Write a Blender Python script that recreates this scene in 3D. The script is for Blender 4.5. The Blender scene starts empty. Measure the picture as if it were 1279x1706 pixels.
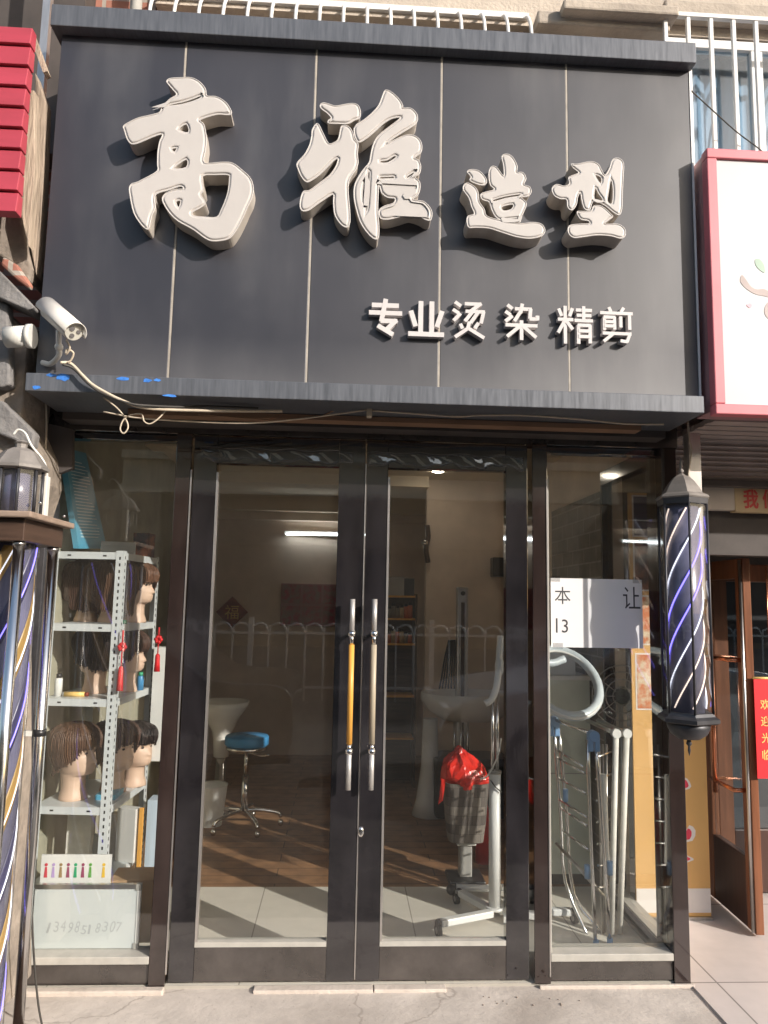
import bpy, bmesh, math, random
from mathutils import Vector, Matrix
R = math.radians
random.seed(7)
scn = bpy.context.scene
col = scn.collection

# ------------------------------------------------------------------ camera
CAM = Vector((0.0, -3.218, 1.55))
YAW, PITCH, ROLL = R(3.04), R(6.88), R(1.10)
F_PX, PW, PH = 1232.0, 1279.0, 1706.0
FWD = Vector((math.sin(YAW)*math.cos(PITCH), math.cos(YAW)*math.cos(PITCH), math.sin(PITCH)))
_r = Vector((math.cos(YAW), -math.sin(YAW), 0)); _u = _r.cross(FWD)
RGT = _r*math.cos(ROLL) + _u*math.sin(ROLL)
UPV = -_r*math.sin(ROLL) + _u*math.cos(ROLL)
cd = bpy.data.cameras.new('camera'); cam = bpy.data.objects.new('camera', cd); col.objects.link(cam)
cd.sensor_fit = 'VERTICAL'; cd.sensor_height = 36.0; cd.lens = F_PX/PH*36.0
cd.clip_start = 0.05; cd.clip_end = 800
m3 = Matrix((RGT, UPV, -FWD)).transposed()
cam.matrix_world = Matrix.Translation(CAM) @ m3.to_4x4()
scn.camera = cam

# ------------------------------------------------------------------ light
SUN = Vector((1.08, -1.0, 0.62)).normalized()          # towards the sun
wd = bpy.data.worlds.new('World'); scn.world = wd; wd.use_nodes = True
nt = wd.node_tree
sky = nt.nodes.new('ShaderNodeTexSky'); sky.sky_type = 'NISHITA'; sky.sun_disc = False
sky.sun_elevation = math.asin(SUN.z); sky.sun_rotation = math.atan2(SUN.x, SUN.y)
sky.air_density = 1.3; sky.dust_density = 2.5
nt.links.new(sky.outputs[0], nt.nodes['Background'].inputs[0])
nt.nodes['Background'].inputs[1].default_value = 0.14
sl = bpy.data.lights.new('sun', 'SUN'); sl.energy = 4.0; sl.angle = R(0.6); sl.color = (1.0, 0.94, 0.87)
so = bpy.data.objects.new('sun', sl); col.objects.link(so)
so.rotation_euler = SUN.to_track_quat('Z', 'Y').to_euler(); so.location = (6, -8, 8)
vs = scn.view_settings
vs.view_transform = 'Standard'; vs.look = 'None'; vs.gamma = 1.0; vs.use_curve_mapping = False
vs.exposure = 0.42
scn.cycles.use_denoising = True
scn.cycles.max_bounces = 10; scn.cycles.diffuse_bounces = 5; scn.cycles.transparent_max_bounces = 24
scn.cycles.sample_clamp_indirect = 6.0

# ------------------------------------------------------------------ helpers
def ray(px, py): return FWD + RGT*((px-PW/2)/F_PX) - UPV*((py-PH/2)/F_PX)
def P(px, py, y=0.0):
    d = ray(px, py); return CAM + d*((y-CAM.y)/d.y)
def PX(px, py, x):
    d = ray(px, py); return CAM + d*((x-CAM.x)/d.x)
def PZ(px, py, z=0.0):
    d = ray(px, py); return CAM + d*((z-CAM.z)/d.z)

MATS = {}
def mat(name, c, rough=.5, metal=0., var=.15, scale=6., bump=0., bscale=30., stretch=(1, 1, 1), spec=.5, c2=None, contrast=None, rvar=0., emit=0., coat=0., bstretch=None):
    m = bpy.data.materials.new(name); m.use_nodes = True; MATS[name] = m
    n = m.node_tree.nodes; l = m.node_tree.links; b = n['Principled BSDF']
    tc = n.new('ShaderNodeTexCoord'); mp = n.new('ShaderNodeMapping'); mp.inputs['Scale'].default_value = stretch
    l.new(tc.outputs['Object'], mp.inputs[0])
    nz = n.new('ShaderNodeTexNoise'); nz.inputs['Scale'].default_value = scale; nz.inputs['Detail'].default_value = 7; nz.inputs['Roughness'].default_value = .62
    l.new(mp.outputs[0], nz.inputs['Vector'])
    rp = n.new('ShaderNodeValToRGB')
    lo, hi = contrast or (.3, .7)
    rp.color_ramp.elements[0].position = lo; rp.color_ramp.elements[1].position = hi
    a = c2 if c2 else tuple(max(0, v*(1-var)) for v in c); d = c if c2 else tuple(min(1, v*(1+var)) for v in c)
    rp.color_ramp.elements[0].color = (*a, 1); rp.color_ramp.elements[1].color = (*d, 1)
    l.new(nz.outputs['Fac'], rp.inputs[0]); l.new(rp.outputs[0], b.inputs['Base Color'])
    b.inputs['Roughness'].default_value = rough; b.inputs['Metallic'].default_value = metal
    b.inputs['Specular IOR Level'].default_value = spec
    if coat: b.inputs['Coat Weight'].default_value = coat; b.inputs['Coat Roughness'].default_value = .05
    if rvar:
        mr = n.new('ShaderNodeMapRange'); mr.inputs[1].default_value = .3; mr.inputs[2].default_value = .7
        mr.inputs[3].default_value = max(0, rough-rvar); mr.inputs[4].default_value = min(1, rough+rvar)
        l.new(nz.outputs['Fac'], mr.inputs[0]); l.new(mr.outputs[0], b.inputs['Roughness'])
    if bump:
        n2 = n.new('ShaderNodeTexNoise'); n2.inputs['Scale'].default_value = bscale; n2.inputs['Detail'].default_value = 6
        mp2 = n.new('ShaderNodeMapping'); mp2.inputs['Scale'].default_value = bstretch or stretch
        l.new(tc.outputs['Object'], mp2.inputs[0]); l.new(mp2.outputs[0], n2.inputs['Vector'])
        bp = n.new('ShaderNodeBump'); bp.inputs['Strength'].default_value = bump; bp.inputs['Distance'].default_value = .02
        l.new(n2.outputs['Fac'], bp.inputs['Height']); l.new(bp.outputs[0], b.inputs['Normal'])
    if emit:
        b.inputs['Emission Color'].default_value = (*c, 1); b.inputs['Emission Strength'].default_value = emit
    return m

def glass(name, tint=(.93, .97, .95), f0=.06, rough=0.0, dirt=.0, wav=0.):
    m = bpy.data.materials.new(name); m.use_nodes = True; MATS[name] = m
    n = m.node_tree.nodes; l = m.node_tree.links; n.clear()
    out = n.new('ShaderNodeOutputMaterial'); t = n.new('ShaderNodeBsdfTransparent'); g = n.new('ShaderNodeBsdfGlossy')
    t.inputs[0].default_value = (*tint, 1); g.inputs['Roughness'].default_value = rough
    lw = n.new('ShaderNodeLayerWeight'); lw.inputs[0].default_value = .5
    pw = n.new('ShaderNodeMath'); pw.operation = 'POWER'; pw.inputs[1].default_value = 5
    l.new(lw.outputs['Facing'], pw.inputs[0])
    ma = n.new('ShaderNodeMath'); ma.operation = 'MULTIPLY_ADD'; ma.inputs[1].default_value = 1-f0; ma.inputs[2].default_value = f0
    l.new(pw.outputs[0], ma.inputs[0])
    mx = n.new('ShaderNodeMixShader'); l.new(ma.outputs[0], mx.inputs[0]); l.new(t.outputs[0], mx.inputs[1]); l.new(g.outputs[0], mx.inputs[2])
    last = mx
    if dirt:
        d = n.new('ShaderNodeBsdfDiffuse'); d.inputs[0].default_value = (.6, .56, .5, 1)
        tc = n.new('ShaderNodeTexCoord'); nz = n.new('ShaderNodeTexNoise'); nz.inputs['Scale'].default_value = 3.5; nz.inputs['Detail'].default_value = 9
        nz.inputs['Roughness'].default_value = .7
        l.new(tc.outputs['Object'], nz.inputs['Vector'])
        mr = n.new('ShaderNodeMapRange'); mr.inputs[1].default_value = .35; mr.inputs[2].default_value = .75; mr.inputs[3].default_value = dirt*.35; mr.inputs[4].default_value = dirt
        l.new(nz.outputs['Fac'], mr.inputs[0])
        m2 = n.new('ShaderNodeMixShader'); l.new(mr.outputs[0], m2.inputs[0]); l.new(mx.outputs[0], m2.inputs[1]); l.new(d.outputs[0], m2.inputs[2]); last = m2
    if wav:
        tc = n.new('ShaderNodeTexCoord'); nz = n.new('ShaderNodeTexNoise'); nz.inputs['Scale'].default_value = 1.6; nz.inputs['Detail'].default_value = 1
        l.new(tc.outputs['Object'], nz.inputs['Vector'])
        bp = n.new('ShaderNodeBump'); bp.inputs['Strength'].default_value = wav; bp.inputs['Distance'].default_value = .01
        l.new(nz.outputs['Fac'], bp.inputs['Height']); l.new(bp.outputs[0], g.inputs['Normal'])
    l.new(last.outputs[0], out.inputs[0])
    return m

def brickmat(name, c1, c2, mortar, scale=1., bw=.24, bh=.07, ms=.008, rough=.8, bump=.3, offset=.5, axis='xz', noise=.25, spec=.4):
    m = bpy.data.materials.new(name); m.use_nodes = True; MATS[name] = m
    n = m.node_tree.nodes; l = m.node_tree.links; b = n['Principled BSDF']; b.inputs['Roughness'].default_value = rough
    b.inputs['Specular IOR Level'].default_value = spec
    tc = n.new('ShaderNodeTexCoord'); sp = n.new('ShaderNodeSeparateXYZ'); cb = n.new('ShaderNodeCombineXYZ')
    l.new(tc.outputs['Object'], sp.inputs[0])
    l.new(sp.outputs[axis[0].upper()], cb.inputs[0]); l.new(sp.outputs[axis[1].upper()], cb.inputs[1])
    bt = n.new('ShaderNodeTexBrick'); bt.offset = offset
    bt.inputs['Scale'].default_value = scale; bt.inputs['Color1'].default_value = (*c1, 1); bt.inputs['Color2'].default_value = (*c2, 1); bt.inputs['Mortar'].default_value = (*mortar, 1)
    bt.inputs['Brick Width'].default_value = bw; bt.inputs['Row Height'].default_value = bh; bt.inputs['Mortar Size'].default_value = ms
    l.new(cb.outputs[0], bt.inputs['Vector'])
    nz = n.new('ShaderNodeTexNoise'); nz.inputs['Scale'].default_value = 9; nz.inputs['Detail'].default_value = 8; l.new(tc.outputs['Object'], nz.inputs['Vector'])
    mr = n.new('ShaderNodeMapRange'); mr.inputs[1].default_value = .3; mr.inputs[2].default_value = .7; mr.inputs[3].default_value = 1-noise; mr.inputs[4].default_value = 1+noise*.6
    l.new(nz.outputs['Fac'], mr.inputs[0])
    vm = n.new('ShaderNodeVectorMath'); vm.operation = 'SCALE'; l.new(bt.outputs['Color'], vm.inputs[0]); l.new(mr.outputs[0], vm.inputs['Scale'])
    l.new(vm.outputs[0], b.inputs['Base Color'])
    bp = n.new('ShaderNodeBump'); bp.inputs['Strength'].default_value = bump; bp.inputs['Distance'].default_value = .01; bp.invert = True
    l.new(bt.outputs['Fac'], bp.inputs['Height']); l.new(bp.outputs[0], b.inputs['Normal'])
    return m

ORG = {}
def tag(o, label=None, cat=None, group=None, kind=None):
    if label: o['label'] = label
    if cat: o['category'] = cat
    if group: o['group'] = group
    if kind: o['kind'] = kind
    return o
def thing(name, label, cat, loc, group=None, rz=0.):
    o = bpy.data.objects.new(name, None); col.objects.link(o); o.location = loc; o.rotation_euler.z = rz
    o.empty_display_size = .05
    ORG[o.name] = Vector((0, 0, 0)) if rz else Vector(loc)
    if rz: o['_loc'] = 1
    return tag(o, label, cat, group)

class MB:
    def __init__(s): s.v = []; s.f = []; s.mi = []; s.ms = []; s.sm = []
    def _m(s, m):
        if m not in s.ms: s.ms.append(m)
        return s.ms.index(m)
    def add(s, vs_, fs, m, smooth=False):
        o = len(s.v); s.v += [Vector(v) for v in vs_]; k = s._m(m)
        for f in fs: s.f.append([i+o for i in f]); s.mi.append(k); s.sm.append(smooth)
        return s
    def box(s, x0, x1, y0, y1, z0, z1, m):
        x0, x1 = sorted((x0, x1)); y0, y1 = sorted((y0, y1)); z0, z1 = sorted((z0, z1))
        v = [(x, y, z) for z in (z0, z1) for y in (y0, y1) for x in (x0, x1)]
        return s.add(v, [(0, 2, 3, 1), (4, 5, 7, 6), (0, 1, 5, 4), (2, 6, 7, 3), (0, 4, 6, 2), (1, 3, 7, 5)], m)
    def obox(s, c, ax, ay, az, m):          # oriented box: centre and three half vectors
        c, ax, ay, az = map(Vector, (c, ax, ay, az))
        v = [c+ax*i+ay*j+az*k for k in (-1, 1) for j in (-1, 1) for i in (-1, 1)]
        return s.add(v, [(0, 2, 3, 1), (4, 5, 7, 6), (0, 1, 5, 4), (2, 6, 7, 3), (0, 4, 6, 2), (1, 3, 7, 5)], m)
    def prism(s, pts, ext, m, smooth=False):  # planar polygon extruded
        pts = [Vector(p) for p in pts]; n = len(pts); e = Vector(ext)
        nrm = Vector((0, 0, 0))
        for i in range(n): nrm += pts[i].cross(pts[(i+1) % n])
        if nrm.dot(e) > 0: pts = pts[::-1]
        v = pts+[p+e for p in pts]
        fs = [tuple(range(n)), tuple(range(2*n-1, n-1, -1))]+[((i+1) % n, i, i+n, (i+1) % n+n) for i in range(n)]
        return s.add(v, fs, m, smooth)
    def ring(s, rings, m, close=True, cap=True, smooth=True):
        n = len(rings[0]); v = [p for r in rings for p in r]; fs = []
        for i in range(len(rings)-1):
            for j in range(n if close else n-1):
                k = (j+1) % n; fs.append((i*n+j, i*n+k, (i+1)*n+k, (i+1)*n+j))
        s.add(v, fs, m, smooth)
        if cap:
            s.add(rings[0], [tuple(range(n-1, -1, -1))], m); s.add(rings[-1], [tuple(range(n))], m)
        return s
    def cyl(s, a, b, r, m, r2=None, n=16, smooth=True, cap=True, ph=0.):
        a, b = Vector(a), Vector(b); d = (b-a).normalized(); r2 = r if r2 is None else r2
        t = Vector((0, 0, 1)) if abs(d.z) < .9 else Vector((1, 0, 0)); u = d.cross(t).normalized() if abs(d.z) < .9 else Vector((1, 0, 0))-d*d.x
        u.normalize(); w = d.cross(u)
        R_ = [[c+(u*math.cos(2*math.pi*i/n+ph)+w*math.sin(2*math.pi*i/n+ph))*q for i in range(n)] for c, q in ((a, r), (b, r2))]
        return s.ring(R_, m, cap=cap, smooth=smooth)
    def lathe(s, prof, c, m, n=24, ph=0., smooth=True, cap=True):
        c = Vector(c)
        return s.ring([[c+Vector((math.cos(2*math.pi*i/n+ph)*r, math.sin(2*math.pi*i/n+ph)*r, z)) for i in range(n)] for r, z in prof], m, smooth=smooth, cap=cap)
    def tube(s, pts, r, m, n=8, sub=6, closed=False):
        pts = [Vector(p) for p in pts]
        if sub > 1: pts = catmull(pts, sub, closed)
        rings = []; up = None
        for i, p in enumerate(pts):
            a = pts[i-1] if i else (pts[-1] if closed else p); b = pts[(i+1) % len(pts)] if (closed or i < len(pts)-1) else p
            d = (b-a).normalized()
            if up is None: up = Vector((0, 0, 1)) if abs(d.z) < .9 else Vector((1, 0, 0))
            u = (up-d*up.dot(d)); u = u.normalized() if u.length > 1e-5 else d.orthogonal().normalized(); up = u; w = d.cross(u)
            rings.append([p+(u*math.cos(2*math.pi*k/n)+w*math.sin(2*math.pi*k/n))*r for k in range(n)])
        if closed: rings.append(rings[0])
        return s.ring(rings, m, cap=not closed)
    def ball(s, c, r, m, n=14, sc=(1, 1, 1)):
        c = Vector(c); k = n//2
        rg = [[c+Vector((math.sin(math.pi*i/k)*math.cos(2*math.pi*j/n)*r*sc[0], math.sin(math.pi*i/k)*math.sin(2*math.pi*j/n)*r*sc[1], -math.cos(math.pi*i/k)*r*sc[2])) for j in range(n)] for i in range(k+1)]
        rg[0] = [p+Vector((0, 0, 0)) for p in rg[0]]
        return s.ring(rg, m, cap=False)
    def mesh(s, me, M, m, smooth=False):
        return s.add([M @ v.co for v in me.vertices], [tuple(p.vertices) for p in me.polygons], m, smooth)
    def build(s, name, parent=None, label=None, cat=None, group=None, kind=None, bevel=0., seg=2, origin=None, solid=0.):
        if parent is not None: o0 = ORG[parent.name]
        elif origin is not None: o0 = Vector(origin)
        else:
            o0 = Vector((sum(v.x for v in s.v)/len(s.v), sum(v.y for v in s.v)/len(s.v), min(v.z for v in s.v)))
            if kind == 'structure': o0 = Vector((0, 0, 0))
        me = bpy.data.meshes.new(name); me.from_pydata([v-o0 for v in s.v], [], s.f)
        for m in s.ms: me.materials.append(MATS[m])
        me.polygons.foreach_set('material_index', s.mi); me.polygons.foreach_set('use_smooth', s.sm)
        bm = bmesh.new(); bm.from_mesh(me); bmesh.ops.remove_doubles(bm, verts=bm.verts, dist=1e-6) if any(s.sm) else None
        bm.to_mesh(me); bm.free(); me.update()
        o = bpy.data.objects.new(name, me); col.objects.link(o)
        if parent is not None: o.parent = parent
        else: o.location = o0
        ORG[o.name] = o0
        if solid:
            md = o.modifiers.new('solid', 'SOLIDIFY'); md.thickness = solid; md.offset = 0
        if bevel:
            md = o.modifiers.new('bevel', 'BEVEL'); md.width = bevel; md.segments = seg; md.limit_method = 'ANGLE'; md.angle_limit = R(40)
        return tag(o, label, cat, group, kind)

def catmull(p, sub, closed):
    n = len(p); out = []
    rng = range(n if closed else n-1)
    for i in rng:
        a = p[(i-1) % n] if (closed or i > 0) else p[i]*2-p[i+1]; b = p[i]; c = p[(i+1) % n]
        d = p[(i+2) % n] if (closed or i < n-2) else c*2-b
        for k in range(sub):
            t = k/sub
            out.append(.5*((2*b)+(c-a)*t+(2*a-5*b+4*c-d)*t*t+(3*b-a-3*c+d)*t**3))
    if not closed: out.append(p[-1].copy())
    return out

def copy_tree(o, parent=None):
    c = o.copy(); col.objects.link(c); ORG[c.name] = ORG[o.name]
    if parent: c.parent = parent
    for ch in [q for q in bpy.data.objects if q.parent == o]: copy_tree(ch, c)
    return c

# text / outline meshes: XY plane, facing +Z, centred at 0 depth
def curve_mesh(cu):
    ob = bpy.data.objects.new('tmp', cu); col.objects.link(ob)
    dg = bpy.context.evaluated_depsgraph_get(); dg.update()
    me = bpy.data.meshes.new_from_object(ob.evaluated_get(dg))
    bpy.data.objects.remove(ob); return me
def glyphs(txt, ext=.0, off=0., bev=0., spacing=1.):
    cu = bpy.data.curves.new('t', 'FONT'); cu.body = txt; cu.size = 1; cu.extrude = ext; cu.offset = off; cu.bevel_depth = bev
    cu.resolution_u = 3; cu.fill_mode = 'BOTH'; cu.space_character = spacing
    return curve_mesh(cu)
STAND = Matrix.Rotation(R(90), 4, 'X')       # upright, facing -Y
def put_text(mb, txt, x0, x1, z0, z1, yb, thick, m, off=0., M=None, keep=False):
    me = glyphs(txt, .5, off)
    xs = [v.co.x for v in me.vertices]; ys = [v.co.y for v in me.vertices]
    sx = (x1-x0)/(max(xs)-min(xs)); sz = (z1-z0)/(max(ys)-min(ys))
    if keep: sx = sz = min(sx, sz)
    T = Matrix.Translation(((x0+x1)/2, yb-thick/2, (z0+z1)/2)) @ STAND @ Matrix.Diagonal((sx, sz, thick, 1)) @ Matrix.Translation((-(max(xs)+min(xs))/2, -(max(ys)+min(ys))/2, 0))
    if M is not None: T = M @ T
    return mb.mesh(me, T, m)

# ------------------------------------------------------------------ materials
m_ = mat('panel', (.026, .025, .034), .47, var=.16, scale=1.3, bump=.035, bscale=3.0, spec=.9, rvar=.07)
def add_dust(m, dust, zlo, zhi, amt, sx_=16, edge=.5):
    n = m.node_tree.nodes; l = m.node_tree.links; b = n['Principled BSDF']; src = b.inputs['Base Color'].links[0].from_socket
    tc = n.new('ShaderNodeTexCoord'); mp = n.new('ShaderNodeMapping'); mp.inputs['Scale'].default_value = (sx_, 1, .7); l.new(tc.outputs['Object'], mp.inputs[0])
    nz = n.new('ShaderNodeTexNoise'); nz.inputs['Scale'].default_value = 1.6; nz.inputs['Detail'].default_value = 8; l.new(mp.outputs[0], nz.inputs['Vector'])
    n2 = n.new('ShaderNodeTexNoise'); n2.inputs['Scale'].default_value = 1.7; n2.inputs['Detail'].default_value = 5; l.new(tc.outputs['Object'], n2.inputs['Vector'])
    mr = n.new('ShaderNodeMapRange'); mr.inputs[1].default_value = .42; mr.inputs[2].default_value = .72; mr.inputs[4].default_value = amt; l.new(nz.outputs['Fac'], mr.inputs[0])
    m2 = n.new('ShaderNodeMapRange'); m2.inputs[1].default_value = .35; m2.inputs[2].default_value = .65; l.new(n2.outputs['Fac'], m2.inputs[0])
    mu = n.new('ShaderNodeMath'); mu.operation = 'MULTIPLY'; l.new(mr.outputs[0], mu.inputs[0]); l.new(m2.outputs[0], mu.inputs[1])
    sp = n.new('ShaderNodeSeparateXYZ'); l.new(tc.outputs['Object'], sp.inputs[0])
    m3_ = n.new('ShaderNodeMapRange'); m3_.inputs[1].default_value = zhi; m3_.inputs[2].default_value = zlo; m3_.inputs[3].default_value = 0; m3_.inputs[4].default_value = edge; l.new(sp.outputs['Z'], m3_.inputs[0])
    m4 = n.new('ShaderNodeMath'); m4.operation = 'MULTIPLY'; l.new(m3_.outputs[0], m4.inputs[0]); l.new(n2.outputs['Fac'], m4.inputs[1])
    ad = n.new('ShaderNodeMath'); ad.operation = 'ADD'; ad.use_clamp = True; l.new(mu.outputs[0], ad.inputs[0]); l.new(m4.outputs[0], ad.inputs[1])
    mx = n.new('ShaderNodeMix'); mx.data_type = 'RGBA'; l.new(ad.outputs[0], mx.inputs[0]); l.new(src, mx.inputs[6]); mx.inputs[7].default_value = (*dust, 1); l.new(mx.outputs[2], b.inputs['Base Color'])
add_dust(m_, (.16, .157, .163), .07, .26, .42, sx_=3.2, edge=.8)
mat('trim', (.13, .137, .155), .42, metal=.25, var=.3, scale=6, stretch=(14, 2, 1), contrast=(.25, .8), rvar=.1)
mat('trim_paint', (.05, .2, .6), .5, var=.5, scale=30)
mat('seam', (.40, .36, .31), .6, var=.25, scale=12)
add_dust(mat('letter', (.525, .492, .468), .40, var=.05, scale=5, bump=.03, bscale=20), (.42, .36, .31), -5, -4, .12, sx_=9, edge=0)
add_dust(mat('letter_side', (.50, .455, .41), .5, var=.10, scale=8), (.30, .24, .19), -5, -4, .6, sx_=14, edge=0)
mat('small_letter', (.62, .585, .575), .45, var=.05, scale=20)
mat('black_gloss', (.018, .016, .018), .05, var=.5, scale=5, bump=.03, bscale=7, stretch=(1.6, 1, .55), spec=1., rvar=.02, coat=1.)
mat('brown_gloss', (.030, .020, .018), .07, var=.4, scale=5, bump=.04, bscale=4, stretch=(1.6, 1, .5), spec=.9, coat=.8)
mat('rail_gloss', (.05, .042, .038), .12, var=.4, scale=6, bump=.02, bscale=5, spec=.9, coat=.7)
mat('edge_metal', (.62, .58, .55), .3, metal=.8, var=.15, scale=30, stretch=(1, 1, .2))
mat('ledge', (.42, .40, .36), .5, var=.12, scale=14)
mat('chrome', (.78, .77, .76), .16, metal=1., var=.08, scale=14, stretch=(1, 1, .3))
mat('steel', (.62, .62, .60), .3, metal=1., var=.12, scale=20)
mat('brushed', (.56, .54, .52), .42, metal=.55, var=.1, scale=40, stretch=(1, 1, .1))
mat('dull_chrome', (.5, .48, .46), .3, metal=1., var=.25, scale=25, stretch=(1, 1, .2))
mat('wood_grip', (.72, .36, .07), .4, var=.14, scale=30, stretch=(1, 1, .1))
mat('bare_grip', (.42, .36, .27), .45, var=.2, scale=30, stretch=(1, 1, .1))
add_dust(mat('conc', (.55, .49, .44), .88, var=.2, scale=4.5, bump=.16, bscale=40, contrast=(.28, .72)), (.36, .31, .27), -5, -4, .8, sx_=1.2, edge=0)
def cracks(m, sc, dark):
    n = m.node_tree.nodes; l = m.node_tree.links; b = n['Principled BSDF']; src = b.inputs['Base Color'].links[0].from_socket
    tc = n.new('ShaderNodeTexCoord'); nz = n.new('ShaderNodeTexNoise'); nz.inputs['Scale'].default_value = 5; nz.inputs['Detail'].default_value = 6; l.new(tc.outputs['Object'], nz.inputs['Vector'])
    ad = n.new('ShaderNodeMix'); ad.data_type = 'VECTOR'; ad.inputs[0].default_value = .22; l.new(tc.outputs['Object'], ad.inputs[4]); l.new(nz.outputs['Color'], ad.inputs[5])
    vo = n.new('ShaderNodeTexVoronoi'); vo.feature = 'DISTANCE_TO_EDGE'; vo.inputs['Scale'].default_value = sc; l.new(ad.outputs[1], vo.inputs['Vector'])
    mr = n.new('ShaderNodeMapRange'); mr.inputs[1].default_value = .0015; mr.inputs[2].default_value = .007; mr.inputs[3].default_value = .6; mr.inputs[4].default_value = 0; l.new(vo.outputs['Distance'], mr.inputs[0])
    n2 = n.new('ShaderNodeTexNoise'); n2.inputs['Scale'].default_value = 70; n2.inputs['Detail'].default_value = 3; l.new(tc.outputs['Object'], n2.inputs['Vector'])
    m2 = n.new('ShaderNodeMapRange'); m2.inputs[1].default_value = .66; m2.inputs[2].default_value = .72; m2.inputs[4].default_value = .5; l.new(n2.outputs['Fac'], m2.inputs[0])
    mm = n.new('ShaderNodeMath'); mm.operation = 'MAXIMUM'; l.new(mr.outputs[0], mm.inputs[0]); l.new(m2.outputs[0], mm.inputs[1])
    mx = n.new('ShaderNodeMix'); mx.data_type = 'RGBA'; l.new(mm.outputs[0], mx.inputs[0]); l.new(src, mx.inputs[6]); mx.inputs[7].default_value = (*dark, 1); l.new(mx.outputs[2], b.inputs['Base Color'])
cracks(MATS['conc'], 1.25, (.30, .255, .22))
mat('paver', (.07, .06, .052), .75, var=.45, scale=9, bump=.7, bscale=22)
mat('conc_dirt', (.30, .25, .21), .9, var=.25, scale=22, bump=.4, bscale=60)
mat('plinth', (.54, .47, .41), .8, var=.14, scale=8, bump=.2, bscale=50)
mat('asphalt', (.07, .068, .066), .85, var=.2, scale=30)
brickmat('tile_light', (.72, .68, .60), (.74, .70, .62), (.40, .37, .32), bw=.76, bh=2.07, ms=.003, rough=.25, bump=.1, offset=.5, axis='xy', noise=.05)
brickmat('tile_entry', (.66, .59, .56), (.68, .61, .58), (.3, .27, .25), bw=.8, bh=.8, ms=.004, rough=.22, bump=.1, offset=0., axis='xy', noise=.06)
brickmat('wood_floor', (.27, .145, .075), (.33, .18, .09), (.07, .04, .02), bw=.9, bh=.12, ms=.003, rough=.4, bump=.12, offset=.37, axis='xy', noise=.35)
brickmat('wall_brick', (.20, .175, .14), (.23, .20, .16), (.36, .32, .27), bw=.22, bh=.09, ms=.005, rough=.6, axis='yz')
brickmat('red_brick', (.36, .15, .11), (.42, .19, .13), (.4, .35, .3), bw=.24, bh=.065, ms=.01)
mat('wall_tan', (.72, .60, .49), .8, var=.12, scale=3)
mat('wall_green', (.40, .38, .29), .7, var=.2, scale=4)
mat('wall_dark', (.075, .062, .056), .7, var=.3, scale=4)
mat('ceil', (.66, .56, .42), .8, var=.08, scale=3)
mat('stone', (.27, .225, .185), .9, var=.35, scale=8, bump=.8, bscale=18)
mat('stone_grey', (.20, .19, .185), .9, var=.3, scale=7, bump=.6, bscale=25)
mat('stucco', (.50, .43, .36), .9, var=.15, scale=3.5, bump=.3, bscale=60)
mat('cornice', (.42, .36, .30), .9, var=.2, scale=5, bump=.3, bscale=40)
mat('white_paint', (.78, .78, .77), .45, var=.06, scale=12)
mat('white_plastic', (.74, .74, .72), .3, var=.04, scale=8)
mat('white_dirty', (.70, .68, .63), .5, var=.12, scale=14)
mat('shelf_metal', (.60, .63, .64), .35, var=.05, scale=12)
mat('hole', (.02, .02, .02), .8)
mat('red_slat', (.46, .055, .085), .5, c2=(.36, .045, .065), scale=7, stretch=(.4, 1, 2))
mat('old_wood', (.38, .30, .23), .85, var=.3, scale=14, stretch=(3, 3, .35), bump=.5, bscale=30)
mat('dark_wood', (.075, .045, .032), .35, var=.35, scale=12, stretch=(.3, .3, 4))
mat('dusty_wood', (.30, .22, .17), .7, var=.25, scale=14, stretch=(.4, 1, 3))
mat('dark_metal', (.055, .055, .062), .45, metal=.4, var=.3, scale=14)
mat('dusty_metal', (.22, .20, .185), .6, metal=.1, var=.25, scale=12, bump=.1)
mat('pole_cyl', (.12, .12, .19), .25, var=.3, scale=6, spec=.6)
mat('pole_yellow', (.36, .22, .06), .35, var=.15, scale=5)
mat('pole_blue', (.035, .035, .10), .3, var=.2, scale=5)
mat('led_blue', (.22, .18, 1.0), .4, emit=2.0, var=0)
mat('led_white', (.88, .9, 1.0), .4, emit=.8, var=0)
mat('led_warm', (1.0, .80, .68), .4, emit=.7, var=0)
mat('tube_light', (.92, .98, 1.0), .4, emit=12., var=0)
mat('spot_light', (1., .9, .75), .4, emit=30., var=0)
mat('pink_frame', (.62, .17, .20), .45, var=.12, scale=3)
mat('pink_shaded', (.36, .20, .21), .55, var=.15, scale=5)  # frame pink greyed down: shade on the box side put into the colour
mat('lightbox', (.55, .545, .555), .35, var=.015, scale=2)
mat('branch', (.46, .38, .36), .6, var=.1)
mat('leaf', (.40, .52, .42), .6, var=.1)
mat('pink_dot', (.72, .42, .48), .6, var=.1)
mat('shutter', (.46, .39, .36), .5, var=.15, scale=5, metal=.2)
mat('header', (.58, .43, .24), .5, var=.08)
mat('header_white', (.60, .52, .44), .5, var=.08)
mat('sign_red', (.62, .06, .05), .5, var=.08)
mat('banner', (.74, .43, .155), .5, var=.05, scale=3)
mat('banner_white', (.82, .76, .72), .5, var=.05)
mat('banner_red', (.75, .05, .10), .5, var=.05)
mat('food', (.62, .20, .08), .5, c2=(.75, .62, .45), scale=14, contrast=(.42, .56))
mat('food_dark', (.30, .10, .05), .4, c2=(.06, .04, .05), scale=13, contrast=(.42, .6))
mat('door_brown', (.20, .075, .035), .35, var=.3, scale=9, stretch=(4, 4, .3))
mat('door_dark', (.06, .026, .018), .3, var=.3, scale=9, stretch=(4, 4, .3))
mat('copper', (.62, .25, .14), .25, metal=.9, var=.15)
mat('red_paper', (.72, .02, .03), .5, var=.06)
mat('gold', (.82, .55, .18), .4, var=.1)
mat('skin', (.62, .44, .33), .5, var=.04, scale=8)
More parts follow.
